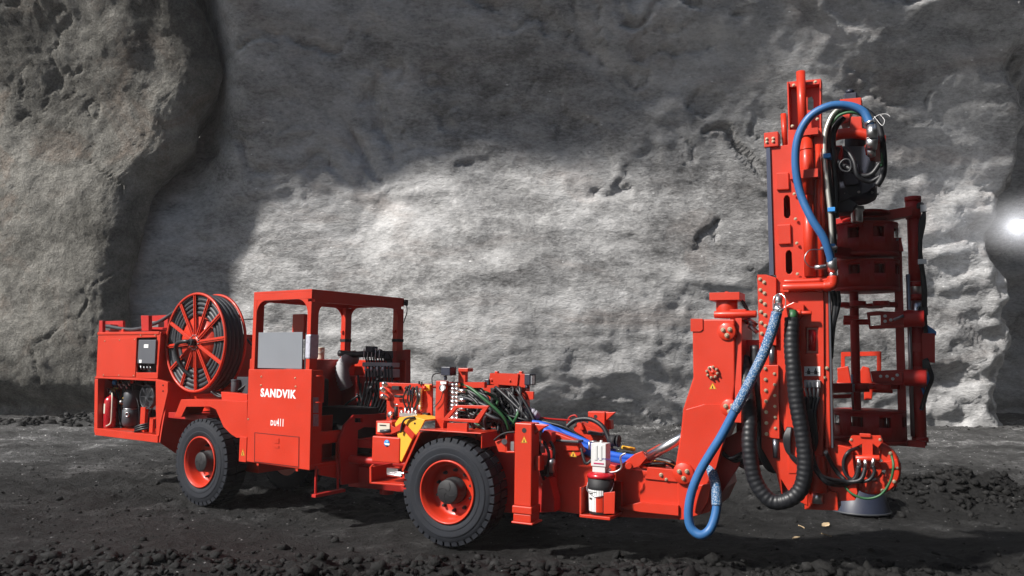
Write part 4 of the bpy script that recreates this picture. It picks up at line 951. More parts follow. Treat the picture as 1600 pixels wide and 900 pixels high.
m.box(F, ju, ju2, -.02, .17, jb, jt); m.box(F, ju-.015, ju2+.015, -.035, .185, jbb+.10, jb+0.0); m.box(F, ju-.005, ju2+.005, -.025, .175, jbb+.02, jbb+.10); m.box(F, ju-.02, ju2+.03, -.04, .20, jbb, jbb+.022)
m.sp(F, .05, .08, [(833,662),(858,664),(845,672),(833,682)])
m.box(F, ju2, ju2+.06, .05, .17, jb+.35, jb+.5); 
J = m.out('jack_leg', RED, RIG, bevel=0.010)
m = MB(); m.lathe(F.s(819,672.5,-.022), -VF, [(.0001,0),(.026,0)], 20, cap=False); m.out('lifting_hole', BLACK, J)
warn(F, [(819,681),(814,692),(824,692)], -.02, J)
# small bracket between wheel and jack
m = MB(); m.sp(F, .05, .09, [(773,690),(790,684),(790,707),(779,706)]); m.sp(F, .02, .2, [(790,675.5),(804,675),(804,708),(790,708)], [[(792,678),(803,677.5),(803,705),(792,705)]]); m.out('hose_bracket', RED, RIG, bevel=.004)
m = MB(); m.cyl(F.s(788,690,.0), F.s(788,690,.06), .03, 14); m.sb(F, .03, .1, 798, 690, 803, 704); m.out('bracket_fitting', STEEL, RIG)
m = MB(); m.tube([F.s(772,688,.02), F.s(782,680,.01), F.s(792,676,.01), F.s(804,675,.02)], .009, 8, 10, rf=lambda i: .008+.003*(i % 2)); m.out('sensor_cable', BLACK, RIG)

# ---- boom base frame
h = MB()
h.sp(F, .50, 1.40, [(868,704),(868,798),(922,806),(1066,812),(1108,800),(1122,770),(1118,750),(1062,740),(1000,736),(960,727),(905,712)])
h.sp(F, .40, .50, [(852,672),(868,676),(900,688),(905,704),(868,704),(845,692)])
BF = h.out('boom_frame', RED, RIG, bevel=.010)
h = MB(); h.sp(F, .42, .497, [(862,690),(903,690),(912,705),(905,712),(880,716),(862,700)]); h.sp(F, .38, .48, [(867,688),(902,690),(904,694),(868,693)])
h.out('shoulder_plate', RED, BF, bevel=.006)
m = MB(); m.sb(F, .36, .50, 868, 686.5, 904, 692.5); m.out('rubber_pad', DGREY, BF, bevel=.006)
warn(F, [(895.5,703),(890,713.5),(901.5,714.5)], .42, BF)
h = MB()
h.sp(F, .44, .498, [(1003,735),(1062,741),(1120,748),(1122,772),(1108,800),(1068,811),(1062,806),(1060,800),(1004,794),(1000,785),(1000,765),(1008,752)])
h.sp(F, .42, .46, [(1012,730),(1062,735),(1064,742),(1120,750),(1120,755),(1056,753),(1007,748)])
h.sp(F, .40, .498, [(1000,785),(1060,790),(1060,806),(1000,800),(965,793)])
FB = h.out('frame_flange', RED, BF, bevel=.008)
m = MB(); m.sp(F, .43, .50, [(1058,752),(1074,750),(1080,768),(1076,812),(1062,812),(1060,790)]); m.sp(F, .38, .42, [(1092,758),(1112,755),(1106,785),(1092,806),(1084,800)]); m.out('end_web', RED, FB, bevel=.006)
m = MB(); m.bolt(F.s(1033,742,.42), -VF, .016, .016); m.bolt(F.s(1041,749,.42), -VF, .012, .012); m.bolt(F.s(850,757,.44), -VF, .02, .012); m.out('frame_bolts', ZINC, BF)
h = MB(); h.sp(F, .30, .46, [(847,745),(858,748),(866,780),(866,800),(845,800)]); h.sp(F, .25, .36, [(845,680),(850,672),(862,676),(862,690),(850,700)]); h.out('jack_mount', RED2, BF, bevel=.006)
m = MB()
for a, b, c_, d in (((842,690),(846,720),(856,745),.22),((850,690),(858,712),(852,742),.2),((860,690),(866,706),(862,740),.24),((846,700),(840,716),(850,750),.24),((908,700),(915,724),(925,718),.36)):
    m.tube([F.s(*a, d), F.s(*b, d-.03), F.s(*c_, d)], .016, 8)
m.sb(F, .2, .3, 845, 728, 858, 745); m.out('jack_hoses', HOSE, RIG)
m = MB(); m.sb(F, .19, .24, 844, 697, 849, 708); m.cyl(F.s(862,716,.22), F.s(862,738,.22), .028, 12); m.ball(F.s(862,722,.2), .042, 6); m.cyl(F.s(921,690,.34), F.s(921,703,.34), .013, 8); m.cyl(F.s(921,690,.34), F.s(932,690,.34), .01, 8); m.out('hose_fitting', STEEL, RIG)

# ---- grease pump standing in its cradle on the frame
gc = F.loc(F.s(939, 800, .24)); gp_ = F.P(gc[0], .24, F.uz(939,802,.24)[1])
m = MB(); g0 = gp_
def gz_(y): return F.uz(939, y, .24)[1]-g0.z
m.box(F, gc[0]-.17, gc[0]+.15, .09, .46, g0.z-.03, g0.z-.002); m.box(F, gc[0]-.17, gc[0]-.15, .09, .46, g0.z, g0.z+.26); m.box(F, gc[0]-.148, gc[0]+.15, .42, .46, g0.z, g0.z+.3); m.sp(F, .08, .09, [(943,770),(961,768),(960,803),(943,803)]); m.out('pump_cradle', RED, RIG, bevel=.004)
gr_t = thing('grease_pump', g0, 'white grease pump on a black pail with red lid, beside the boom frame', 'grease pump')
zc = gz_(744); 
m = MB(); m.lathe(g0, Z, [(.118, .0), (.122, .01), (.130, zc*.7), (.132, zc*.72), (.130, zc*.74), (.134, zc)], 36); PAIL = m.out('pail', BLACK, gr_t)
m = MB(); m.lathe(g0, Z, [(.139, zc-.012), (.139, zc+.012), (.13, zc+.03), (.06, zc+.045), (.03, zc+.06), (.03, zc+.075)], 36); m.out('pail_lid', BLOODRED, gr_t)
m = MB(); m.lathe(g0, Z, [(.1225, .03), (.1295, zc*.66)], 18, cap=False, rx=-VF-UF*.1, a0=-1.0, a1=.62); m.out('pail_label', DECALW, PAIL)
m = MB(); m.lathe(g0, Z, [(.1245, .03), (.1290, zc*.50)], 10, cap=False, rx=-VF-UF*.1, a0=.05, a1=.60); m.out('pail_label', RED, PAIL)
m = MB(); m.lathe(g0, Z, [(.1312, zc*.55), (.1316, zc*.58)], 10, cap=False, rx=-VF-UF*.1, a0=-.9, a1=-.2); m.lathe(g0, Z, [(.1312, zc*.60), (.1316, zc*.615)], 10, cap=False, rx=-VF-UF*.1, a0=-.9, a1=.1); m.lathe(g0, Z, [(.130, zc*.40), (.1305, zc*.45)], 10, cap=False, rx=-VF-UF*.1, a0=-.6, a1=-.3); m.out('label_print', DECALK, PAIL)
m = MB(); m.tube([g0+Z*(zc*.85)-UF*.135, g0+Z*(zc*.62)-UF*.12-VF*.07, g0+Z*(zc*.50)-VF*.142, g0+Z*(zc*.62)+UF*.12-VF*.07, g0+Z*(zc*.85)+UF*.135], .004, 6); m.out('pail_handle', STEEL, gr_t)
zw0, zw1 = gz_(737), gz_(692)
m = MB(); ww = .082
m.box(F, gc[0]-ww, gc[0]+ww*.9, .24-.07, .24+.07, g0.z+zw0+.06, g0.z+zw1); m.box(F, gc[0]-ww*.85, gc[0]+ww*.78, .24-.06, .24+.06, g0.z+zw0, g0.z+zw0+.06)
m.box(F, gc[0]-.045, gc[0]-.015, .163, .17, g0.z+zw0+.12, g0.z+zw1-.02); m.box(F, gc[0]+.005, gc[0]+.035, .163, .17, g0.z+zw0+.12, g0.z+zw1-.02); m.cyl(g0+Z*(zw1-.005), g0+Z*(zw1+.025), .014, 10)
RES = m.out('reservoir', WHITE, gr_t, bevel=.012)
m = MB(); m.box(F, gc[0]-.052, gc[0]+.055, .1665, .1685, g0.z+zw0+.082, g0.z+zw0+.094); m.out('label_stripe', newmat('magenta', (.45,.01,.10), .5), RES)
vv_ = F.loc(g0)[1]-.073
text_on(F, 'LINCOLN', 934.5, 715.3, 953.5, 719.3, vv_+.0005, 'lettering', newmat('ink_blue', (.04,.03,.25), .5), RES, bold=.03)
m = MB(); m.tube([g0+Z*(zw0+.03)+UF*.06, g0+Z*(zw0+.03)+UF*.10, g0+Z*(zc+.05)+UF*.06, g0+Z*(zc+.055)+UF*.15-VF*.02, g0+Z*(zw0+.06)+UF*.22-VF*.02, g0+Z*(zw0+.16)+UF*.21-VF*.02, g0+Z*(zw0+.20)+UF*.26-VF*.02], .010, 8); m.out('pump_handle', CHROME, gr_t)

# ---- lift cylinder and link
m = MB(); V5 = .49
pa, pb = F.s(1000, 722, V5), F.s(1075, 678, V5); d_ = (pb-pa).normalized()
m.cyl(pa+d_*.05, pb+d_*.1, .047, 20); LC = m.out('cylinder_rod', CHROME, RIG)
m = MB(); m.cyl(pa-d_*.02, pa+d_*.10, .062, 22); m.sp(F, V5-.09, V5-.04, [(968,728),(992,709),(1003,705),(1010,716),(1000,728),(980,735)]); m.sp(F, V5+.06, V5+.10, [(968,728),(992,709),(1003,705),(1010,716),(1000,728),(980,735)]); m.cyl(F.s(982,728,V5-.12), F.s(982,728,V5+.12), .035, 14); m.sp(F, V5+.25, V5+.35, [(1010,705),(1030,694),(1036,700),(1016,712)])
m.out('cylinder_clevis', RED, RIG, bevel=.005)
m = MB(); m.tube([F.s(965,728,.5), F.s(1000,726,.45), F.s(1040,724,.5)], .012, 8); m.tube([F.s(1015,716,.7), F.s(1045,722,.7), F.s(1056,730,.66)], .035, 10); m.out('cylinder_hose', HOSE, RIG)
m = MB(); m.tube([F.s(972,699,.9), F.s(992,702,.9)], .02, 8); m.tube([F.s(1016,720,.6), F.s(1040,722,.6), F.s(1056,728,.6)], .006, 6); m.out('orange_cable', YEL, RIG)
link = MB()
lk = [(1080,499),(1147.5,499),(1148,600),(1142,650),(1128,700),(1115,752),(1100,762),(1070,758),(1053,742),(1064,672),(1067,640),(1083,590),(1082,520)]
link.sp(F, .42, .50, lk); link.sp(F, 1.05, 1.13, lk)
link.sp(F, .50, 1.05, [(1083,501),(1145,501),(1145,600),(1136,660),(1120,700),(1075,700),(1068,668),(1072,640),(1086,592)])
LK = link.out('boom_link', RED, RIG, bevel=.012)
m = MB(); m.sp(F, .405, .421, [(1072,640),(1100,632),(1148,632),(1142,655),(1126,704),(1112,756),(1095,763),(1062,752),(1056,738),(1066,672)]); m.sp(F, .408, .421, [(1079,498),(1098,498),(1098,515),(1094,518),(1079,518)])
m.fp(F, F.uz(1148,600,.42)[0], F.uz(1148,600,.42)[0]+.06, [(1149,497),(1165,500),(1168,560),(1168,640),(1148,660)])
m.out('doubler_plate', RED, LK, bevel=.0015)
m = MB(); bo = MB()
for x, y, r, vv, nb in ((1068.5,739.5,.105,.405,3),(1136,518,.088,.42,3),(1140,637,.085,.42,3),(1113.5,581.5,.066,.42,8)):
    c = F.s(x, y, vv); m.lathe(c, -VF, [(.0001,.022),(r-.008,.022),(r,.014),(r,0)], 32, cap=False)
    for i in range(nb):
        a = 2*math.pi*i/nb+.6; q = c-VF*.022+(UF*math.cos(a)+Z*math.sin(a))*r*(.42 if nb == 3 else .78); bo.bolt(q, -VF, .017 if nb == 3 else .010, .02)
m.lathe(F.s(1113.5,581.5,.398), -VF, [(.0001,.01),(.012,.01),(.02,0)], 16, cap=False)
m.out('pivot_cap', RED, LK); bo.out('pivot_bolts', ZINC, LK)
warn(F, [(1113.5,598),(1107.5,608),(1119.5,608)], .42, LK)
m = MB(); b = F.loc(F.s(1136, 497, .6)); c = F.P(b[0], .6, b[2])
m.cyl(c, c+Z*.17, .105, 24); m.box(F, b[0]-.14, b[0]+.15, .46, .74, b[2]+.17, b[2]+.245); m.box(F, b[0]+.05, b[0]+.2, .5, .7, b[2]-.02, b[2]+.08); m.cyl(F.P(b[0]-.1,.5,b[2]+.03), F.P(b[0]+.3,.5,b[2]+.03), .035, 14); m.bolt(c+Z*.245, Z, .02, .015)
m.out('slew_actuator', RED, RIG, bevel=.006)
m = MB(); 
for i in range(6): m.tube([F.s(1157+i*1.5,468+i*3,.6), F.s(1164+i,475+i*2,.58), F.s(1166+i,492+i,.6), F.s(1160+i*2,505,.7)], .011, 7)
m.out('actuator_hoses', HOSE, RIG)
m = MB(); m.cyl(F.s(1166,498,.6), F.s(1182,510,.62), .03, 12); m.cyl(F.s(1170,508,.6), F.s(1184,520,.62), .022, 12); m.out('actuator_fittings', STEEL, RIG)
# rotary joint that carries the mast
m = MB(); m.cyl(F.s(1160,600,.85), F.s(1215,606,.85), .26, 30); m.box(F, F.uz(1150,640,.7)[0], F.uz(1200,640,.7)[0], .7, 1.05, 1.25, 2.2); m.cyl(F.s(1120,700,.8), F.s(1170,690,.8), .07, 16)
m.sp(F, .6, .66, [(1105,700),(1165,668),(1175,690),(1150,735),(1128,770),(1112,780)]); m.out('mast_pivot', RED2, RIG, bevel=.008)
# ================================================================== mast
MV = .55                                 # near face of the mast plates
mast = MB()
mast.sp(F, MV, MV+.02, [(1203,230),(1231,226),(1231,203),(1284,200),(1286,432),(1286,470),(1284,792),(1268,797),(1214,640),(1213,430),(1207,430)],
        [[(1224.5,311),(1227,306),(1231,305),(1234,309),(1235,336),(1232,341),(1228,341),(1225,337)], [(1227.5,397),(1230,392),(1234,391),(1237,395),(1238,424),(1235,428),(1231,428),(1228,424)], [(1260,512),(1278,512),(1278,552),(1260,552)]])
q0, z0_ = F.uz(1207, 430, MV); q1, z1_ = F.uz(1285, 205, MV); qb, zb_ = F.uz(1290, 660, MV)
qm = F.uz(1213, 430, MV)[0]
zlow = F.uz(1260, 796, MV)[1]; zhi = F.uz(1250, 230, MV)[1]
mast.box(F, qm+.02, q1, MV+.50, MV+.52, zlow+.1, zhi)
mast.box(F, qm-.0, qm+.02, MV+.02, MV+.52, zlow+.6, zhi); mast.box(F, q1-.02, q1, MV+.02, MV+.20, zlow+.1, zhi); mast.box(F, q1-.02, q1, MV+.34, MV+.52, zlow+.1, zhi)
MA = mast.out('mast', RED, RIG, bevel=.005)
# channel at the very top
ch = MB(); 
ch.sp(F, MV+.14, MV+.17, [(1229.5,128),(1283,123),(1283,215),(1233,232)], [[(1262,152),(1268,150),(1271,156),(1271,172),(1262,172)]])
ch.sp(F, MV+.03, MV+.14, [(1229.5,128),(1232,127.5),(1235,232),(1232.5,232)]); ch.sp(F, MV+.03, MV+.14, [(1280.5,123),(1283,123),(1283,215),(1280.5,215)]); ch.sp(F, MV+.05, MV+.13, [(1232,131),(1280,126),(1280,131),(1232,136)])
ch.out('top_channel', RED, MA, bevel=.003)
tb = MB()
def vt(x0, y0, x1, y1, r, v, mb=tb, n=20):
    a = F.s(x0, y0, v); b = F.s(x1, y1, v); mb.cyl(a, b, r, n)
vt(1251, 112, 1255, 215, .042, MV-.02); vt(1260, 212, 1262, 305, .058, MV-.03); vt(1262, 305, 1266, 432, .052, MV-.03); vt(1224, 178, 1227, 232, .026, MV+.05)
tb.lathe(F.s(1260, 235, MV-.03), Z, [(.061, 0), (.061, .015)], 20)
tb.sb(F, MV-.12, MV-.001, 1234, 267, 1278, 276); tb.sb(F, MV-.10, MV-.001, 1240, 203, 1278, 209)
tb.out('feed_cylinder', RED, MA)
m = MB(); m.sp(F, MV-.03, MV+.0, [(1213,270),(1232,269),(1233,296),(1213,297)]); m.sp(F, MV-.03, MV+.0, [(1214,351),(1235,350),(1236,381),(1216,382)]); m.out('cover_plate', RED, MA, bevel=.008)
m = MB(); m.sb(F, MV-.03, MV+.12, 1193.5, 207.5, 1216, 228); m.out('corner_block', RED, MA, bevel=.006)
m = MB(); vt(1278.5, 226, 1284, 432, .030, MV-.01, m); m.sp(F, MV-.02, MV-.001, [(1272,214),(1280,210),(1286,214),(1286,232),(1272,235)]); m.out('guide_tube', RED, MA)
m = MB(); m.sp(F, MV-.02, MV+.0, [(1197,229),(1203,229),(1209,430),(1202.5,430)]); m.sp(F, MV+.02, MV+.5, [(1197,229),(1199,229),(1204,430),(1202,430)]); m.out('slide_rail', newmat('rail_grey', (.10,.11,.16), .3, metal=.5), MA)
bo = MB()
for x, y in ((1198,217),(1208,216),(1198,222),(1208,221),(1240,133),(1274,128),(1241,303),(1243,342),(1245,380),(1246,428),(1249,439),(1255,441),(1272,272),(1238,197),(1277,186)): bo.bolt(F.s(x, y, MV-.03), -VF, .011, .014)
bo.out('mast_bolts', ZINC, MA)
# bolted cheek plates
cp = MB(); cp.sp(F, MV-.05, MV+.0, [(1183,429),(1197,429),(1213,434),(1213,540),(1186,536)]); cp.sp(F, MV-.05, MV-.005, [(1190,571),(1216,570),(1218,686),(1191,683)]); cp.sp(F, MV-.01, MV+.3, [(1186,536),(1213,540),(1214,690),(1225,790),(1213,740),(1190,700)])
cp.sp(F, MV+.02, MV+.30, [(1184,430),(1200,430),(1205,540),(1187,536)])
CPL = cp.out('cheek_plate', RED, MA, bevel=.006); bo = MB()
for i in range(6): bo.bolt(F.s(1187.5+i*.5, 436+i*17, MV-.05), -VF, .013, .016); bo.bolt(F.s(1194+i*.5, 441+i*17, MV-.05), -VF, .013, .016) if i < 5 else None
for i in range(7): bo.bolt(F.s(1196+i*.3, 576+i*17, MV-.05), -VF, .013, .016); bo.bolt(F.s(1210+i*.3, 584+i*17, MV-.05), -VF, .011, .012) if i < 6 else None
for x, y in ((1244,467),(1281,467),(1292,575),(1288,590),(1275,660),(1276,690)): bo.bolt(F.s(x, y, MV-.002), -VF, .012, .014)
bo.out('cheek_bolts', ZINC, CPL)
m = MB(); vt(1211.5, 684, 1213, 715, .030, MV-.01, m); vt(1206, 540, 1207, 572, .03, MV-.01, m); m.sb(F, MV+.0, MV+.05, 1294, 455, 1302, 700); m.out('slide_rod', newmat('rod_dark', (.16,.17,.2), .3, metal=.8), MA)
m = MB(); m.sp(F, MV-.02, MV-.001, [(1225,455),(1287,455),(1288,640),(1286,700),(1280,760),(1262,770),(1250,740),(1232,740),(1226,600)], [[(1259,511),(1279,511),(1279,553),(1259,553)]]); m.sp(F, MV+.005, MV+.1, [(1286,455),(1294,455),(1298,700),(1290,700)]); m.out('lower_plate', RED, MA, bevel=.006)
m = MB(); m.sb(F, MV+.03, MV+.06, 1259, 511, 1279, 553); m.cyl(F.s(1269,515,MV+.03), F.s(1269,548,MV+.03), .035, 14); m.out('recess_motor', BLOODRED, MA)
m = MB(); m.sp(F, MV-.024, MV-.0215, [(1256.5,572.5),(1281.5,572.5),(1281.5,587.5),(1256.5,587.5)]); pl = m.out('rating_plate', DECALW, MA)
m = MB(); m.sb(F, MV-.027, MV-.025, 1261, 579, 1266, 585); m.sb(F, MV-.027, MV-.025, 1272, 579, 1277, 585); m.sb(F, MV-.027, MV-.025, 1258, 581.5, 1280, 582.7)
m.sb(F, MV-.027, MV-.025, 1262.5, 575.5, 1264.5, 579); m.sb(F, MV-.027, MV-.025, 1273.5, 575.5, 1275.5, 579); m.out('plate_symbol', DECALK, pl)
m = MB(); m.sb(F, MV-.06, MV-.021, 1256, 594, 1282, 606); [m.cyl(F.s(1260+i*6, 594, MV-.04), F.s(1260+i*6, 606, MV-.07), .013, 10) for i in range(4)]; 
[m.cyl(F.s(1258+i*7, 606, MV-.05), F.s(1262+i*5, 622, MV-.05), .014, 8) for i in range(4)]; m.out('port_block', STEEL, MA, bevel=.003)
m = MB(); m.sp(F, MV+.0, MV+.3, [(1257,768),(1284,764),(1308,770),(1310,798),(1257,796)]); m.sp(F, MV+.05, MV+.4, [(1290,690),(1330,700),(1340,770),(1336,782),(1300,784),(1286,760)])
m.cyl(F.s(1276,768,MV-.04), F.s(1279,712,MV-.04), .095, 22, .055); MFT = m.out('mast_foot', RED, MA, bevel=.006)
m = MB(); m.cyl(F.s(1277,786,MV-.04), F.s(1277,768,MV-.04), .05, 20); m.out('foot_pin', CHROME, MFT)
m = MB(); m.sp(F, MV-.01, MV+.012, [(1208,690),(1225,685),(1262,762),(1262,790),(1240,780),(1218,745)]); m.out('foot_gusset', RED, MFT, bevel=.005)
# top manifold and elbow
m = MB(); V6 = MV-.09
m.tube([F.s(1224,449,V6), F.s(1262,448,V6), F.s(1296,447,V6)], .040, 14, 2); m.tube([F.s(1226,440,V6+.02), F.s(1262,439,V6+.02), F.s(1300,437,V6+.02)], .024, 12, 2)
m.tube([F.s(1288,447,V6), F.s(1298,446,V6), F.s(1301,442,V6), F.s(1301,432,V6)], .05, 14, 4); m.sb(F, V6+.02, V6+.1, 1246, 434, 1256, 456); m.sb(F, V6+.02, V6+.1, 1276, 434, 1284, 456); m.sp(F, MV-.12, MV-.03, [(1219,443),(1232,443),(1232,456),(1219,456)])
m.out('air_manifold', RED, MA, bevel=.003)
m = MB(); m.sp(F, MV-.10, MV-.03, [(1228,478),(1240,472),(1256,476),(1256,492),(1246,498),(1230,495)]); m.cyl(F.s(1250,489,MV-.12), F.s(1268,489,MV-.12), .02, 12); m.cyl(F.s(1245,489,MV-.12), F.s(1252,489,MV-.12), .032, 14); m.out('hose_entry', RED, MA, bevel=.004)
# ---- hoses on the mast
m = MB(); V7 = MV-.22
m.tube([F.s(1362,205,V7), F.s(1358,190,V7), F.s(1348,174,V7), F.s(1325,165,V7-.02), F.s(1295,166,V7-.05), F.s(1265,183,V7-.06), F.s(1247,215,V7-.05), F.s(1243,256,V7-.03), F.s(1250,300,V7), F.s(1267,340,V7), F.s(1287,372,V7+.03), F.s(1297,400,V7+.08), F.s(1298,408,V7+.10)], .037, 14, 10); BH = m.out('blue_air_hose', BLUE, RIG)
m = MB(); m.cyl(F.s(1299,403,V7+.10), F.s(1300.5,424,V7+.13), .045, 16); m.cyl(F.s(1300.5,424,V7+.13), F.s(1301,434,V7+.13), .038, 6)
m.cyl(F.s(1362,196,V7), F.s(1363,216,V7), .046, 16); m.cyl(F.s(1363,216,V7), F.s(1361,232,V7+.05), .052, 8); m.cyl(F.s(1361,232,V7+.05), F.s(1362,243,V7+.1), .036, 14); m.lathe(F.s(1359,190,V7), (F.s(1362,200,V7)-F.s(1358,188,V7)), [(.05,0),(.05,.025)], 16)
m.out('hose_coupling', CHROME, BH)
m = MB(); m.tube([F.s(1283,388,V7+.1), F.s(1296,387,V7+.06), F.s(1304,388,V7+.08), F.s(1306,386,V7+.1)], .016, 8); m.tube([F.s(1283,390,V7+.1), F.s(1265,391,V7), F.s(1257,404,V7-.03), F.s(1264,416,V7), F.s(1274,418,V7+.06)], .005, 6); m.cyl(F.s(1273,418,V7+.06), F.s(1290,417,V7+.08), .022, 12); m.out('safety_cable', STEEL, BH)
m = MB(); V8 = MV+.05
m.tube([F.s(1303,395,V8), F.s(1300,330,V8), F.s(1293,260,V8), F.s(1292,215,V8), F.s(1300,185,V8), F.s(1320,170,V8), F.s(1350,172,V8), F.s(1372,195,V8), F.s(1380,235,V8), F.s(1380,270,V8), F.s(1370,290,V8)], .030, 12); 
m.tube([F.s(1310,230,V8+.1), F.s(1306,250,V8+.1), F.s(1325,262,V8), F.s(1345,274,V8), F.s(1362,272,V8), F.s(1375,255,V8)], .024, 10)
m.tube([F.s(1306,340,V8+.05), F.s(1306,290,V8+.06), F.s(1302,240,V8+.05), F.s(1303,205,V8+.06), F.s(1318,184,V8+.1)], .028, 10)
m.tube([F.s(1300,455,V8), F.s(1305,480,V8), F.s(1298,520,V8), F.s(1294,560,V8+.03)], .028, 10); m.tube([F.s(1309,455,V8), F.s(1310,475,V8), F.s(1302,510,V8), F.s(1298,560,V8+.03)], .022, 10)
m.tube([F.s(1322,232,V8), F.s(1334,252,V8-.05), F.s(1340,275,V8-.05), F.s(1358,284,V8), F.s(1376,275,V8)], .02, 8); m.tube([F.s(1330,260,V8-.05), F.s(1327,250,V8-.05), F.s(1318,250,V8-.05), F.s(1312,258,V8-.05), F.s(1316,266,V8-.05), F.s(1326,268,V8-.05)], .011, 8, 6, closed=True)
m.out('head_hoses', HOSE, RIG)
m = MB(); m.tube([F.s(1300,400,V8-.06), F.s(1298,340,V8-.05), F.s(1290,265,V8-.05), F.s(1288.5,215,V8-.05), F.s(1297,186,V8-.04), F.s(1308,172,V8-.02), F.s(1320,166,V8)], .022, 12); m.out('hard_pipe', newmat('braided_steel', (.55,.55,.5), .35, metal=.6), MA)
m = MB(); m.tube([F.s(1298,196,V8-.02), F.s(1312,180,V8-.02), F.s(1335,176,V8-.02), F.s(1360,190,V8+.05), F.s(1377,225,V8+.0), F.s(1378,260,V8-.03)], .014, 8); m.out('green_hose', GREEN, RIG)
m = MB(); 
for x, y in ((1292,243),(1299,327),(1299,384)): m.sb(F, V8-.09, V8+.02, x-6, y-3, x+6, y+3)
m.out('pipe_clamp', DECALB, MA, bevel=.004)
# ---- rotation head
hd = MB(); HV = 1.02
hu = F.uz(1338, 300, HV+.2)[0]; HC = lambda z: F.P(hu, HV+.2, z)
zz = lambda y: F.uz(1338, y, HV+.2)[1]
hd.lathe(HC(zz(318)), Z, [(.12, 0), (.175, .03), (.19, .06), (.19, .17), (.15, .19), (.15, .24)], 32)
hd.sp(F, HV+.02, HV+.38, [(1306,228),(1356,228),(1366,240),(1368,290),(1356,300),(1308,316),(1303,300)])
hd.sb(F, HV-.04, HV+.02, 1318, 258, 1342, 288); hd.lathe(HC(zz(232)), Z, [(.10, 0), (.10, .10), (.07, .12), (.07, .2)], 20)
hd.sp(F, HV+.05, HV+.3, [(1290,316),(1310,300),(1340,318),(1330,330),(1292,334)])
HD = hd.out('rotation_head', NAVY, MA, bevel=.008)
m = MB(); m.lathe(HC(zz(348)), Z, [(.05, 0), (.055, .02), (.055, .11), (.07, .12), (.07, .16)], 20); m.out('drill_spindle', CHROME, HD)
m = MB()
for i in range(7): m.bolt(F.s(1300+i*.6, 240+i*12, HV+.0), -VF, .010, .016)
for i in range(9): 
    a = i*.7; m.bolt(HC(zz(306))+(UF*math.cos(a)-VF*abs(math.sin(a)))*.19, (UF*math.cos(a)-VF*abs(math.sin(a))), .009, .012)
m.out('head_bolts', STEEL, HD)
m = MB(); m.tube([F.s(1290,232,HV), F.s(1300,214,HV), F.s(1330,208,HV), F.s(1358,212,HV), F.s(1368,222,HV)], .055, 10, 5); m.sp(F, HV-.0, HV+.25, [(1330,182),(1346,182),(1348,208),(1326,208)]); m.sp(F, HV+.0, HV+.2, [(1312,155),(1346,152),(1346,165),(1330,170),(1326,190),(1314,195)]); m.sb(F, V7+.05, HV+.1, 1353, 214, 1374, 224); m.cyl(F.s(1356,226,HV-.05), F.s(1358,242,HV-.05), .03, 10); m.sb(F, HV-.05, HV+.02, 1374, 212, 1384, 220)
m.out('head_carriage', RED, MA, bevel=.006)
m = MB(); m.sb(F, HV+.02, HV+.16, 1318, 146, 1339, 158); m.cyl(F.s(1328,146,HV+.09), F.s(1328,141,HV+.09), .04, 12); m.out('top_sensor', NAVY, MA, bevel=.01)
m = MB(); m.tube([F.s(1364,186,V7-.03), F.s(1372,180,V7-.05), F.s(1384,178,V7-.05), F.s(1391,182,V7-.05)], .0025, 5); m.tube([F.s(1366,182,V7-.02), F.s(1378,196,V7-.04), F.s(1382,188,V7-.04), F.s(1376,180,V7-.03)], .0025, 5); m.out('white_tie', DECALW, RIG)
# ---- rod carousel: drums, columns, arms
CV = 1.75
cu_ = F.uz(1352, 400, CV)[0]; rz = lambda y, x=1352: F.uz(x, y, CV)[1]; CC = lambda z: F.P(cu_, CV, z)
def drum(yt, yb_, r, name, win=True):
    zt_, zb2 = rz(yt), rz(yb_); m = MB()
    m.lathe(CC(zb2), Z, [(.0001, 0), (r, 0), (r, .035), (.0001, .035)], 40, cap=False); m.lathe(CC(zt_-.02), Z, [(.0001, 0), (r, 0), (r, .02), (.0001, .02)], 40, cap=False)
    hh = zt_-zb2
    m.lathe(CC(zb2+.035), Z, [(r-.004, 0), (r-.004, hh*.42), (r-.02, hh*.42), (r-.02, 0)], 40, closed=True); m.lathe(CC(zt_-.02-hh*.12), Z, [(r-.004, 0), (r-.004, hh*.12), (r-.02, hh*.12), (r-.02, 0)], 40, closed=True)
    for i in range(8):
        a = i*math.pi/4+.2; m.lathe(CC(zb2+.035), Z, [(r-.004, 0), (r-.004, hh-.056), (r-.02, hh-.056), (r-.02, 0)], 5, closed=True, a0=a, a1=a+.42, rx=(1, 0, 0), cap=False)
    for i in range(6):
        a = i*math.pi/3; m.cyl(CC(zb2)+(UF*math.cos(a)+VF*math.sin(a))*r*.62, CC(zt_)+(UF*math.cos(a)+VF*math.sin(a))*r*.62, .045, 12)
    return m.out(name, RED2, RIG, bevel=.0)
drum(352, 403, .325, 'carousel_drum'); drum(409, 456, .325, 'carousel_drum'); drum(640, 690, .35, 'carousel_drum')
cr = MB()
cr.cyl(CC(rz(700))-UF*.12, CC(rz(340))-UF*.12, .045, 16)
for yy_, hh_, r in ((337, .03, .25), (345, .02, .22)): cr.lathe(CC(rz(yy_)), Z, [(.0001, 0), (r, 0), (r, hh_), (.0001, hh_)], 30, cap=False)
for y in (480, 607):      # star plates with lobes
    cr.lathe(CC(rz(y)), Z, [(.0001, 0), (.14, 0), (.14, .03), (.0001, .03)], 24, cap=False)
    for i in range(6):
        a = i*math.pi/3+.2; e = UF*math.cos(a)+VF*math.sin(a); cr.cyl(CC(rz(y))+e*.22, CC(rz(y))+e*.22+Z*.05, .08, 14); cr.prism([[CC(rz(y))+e*.05-e.cross(Z)*.03, CC(rz(y))+e*.22-e.cross(Z)*.03, CC(rz(y))+e*.22+e.cross(Z)*.03, CC(rz(y))+e*.05+e.cross(Z)*.03]], Z*.03)
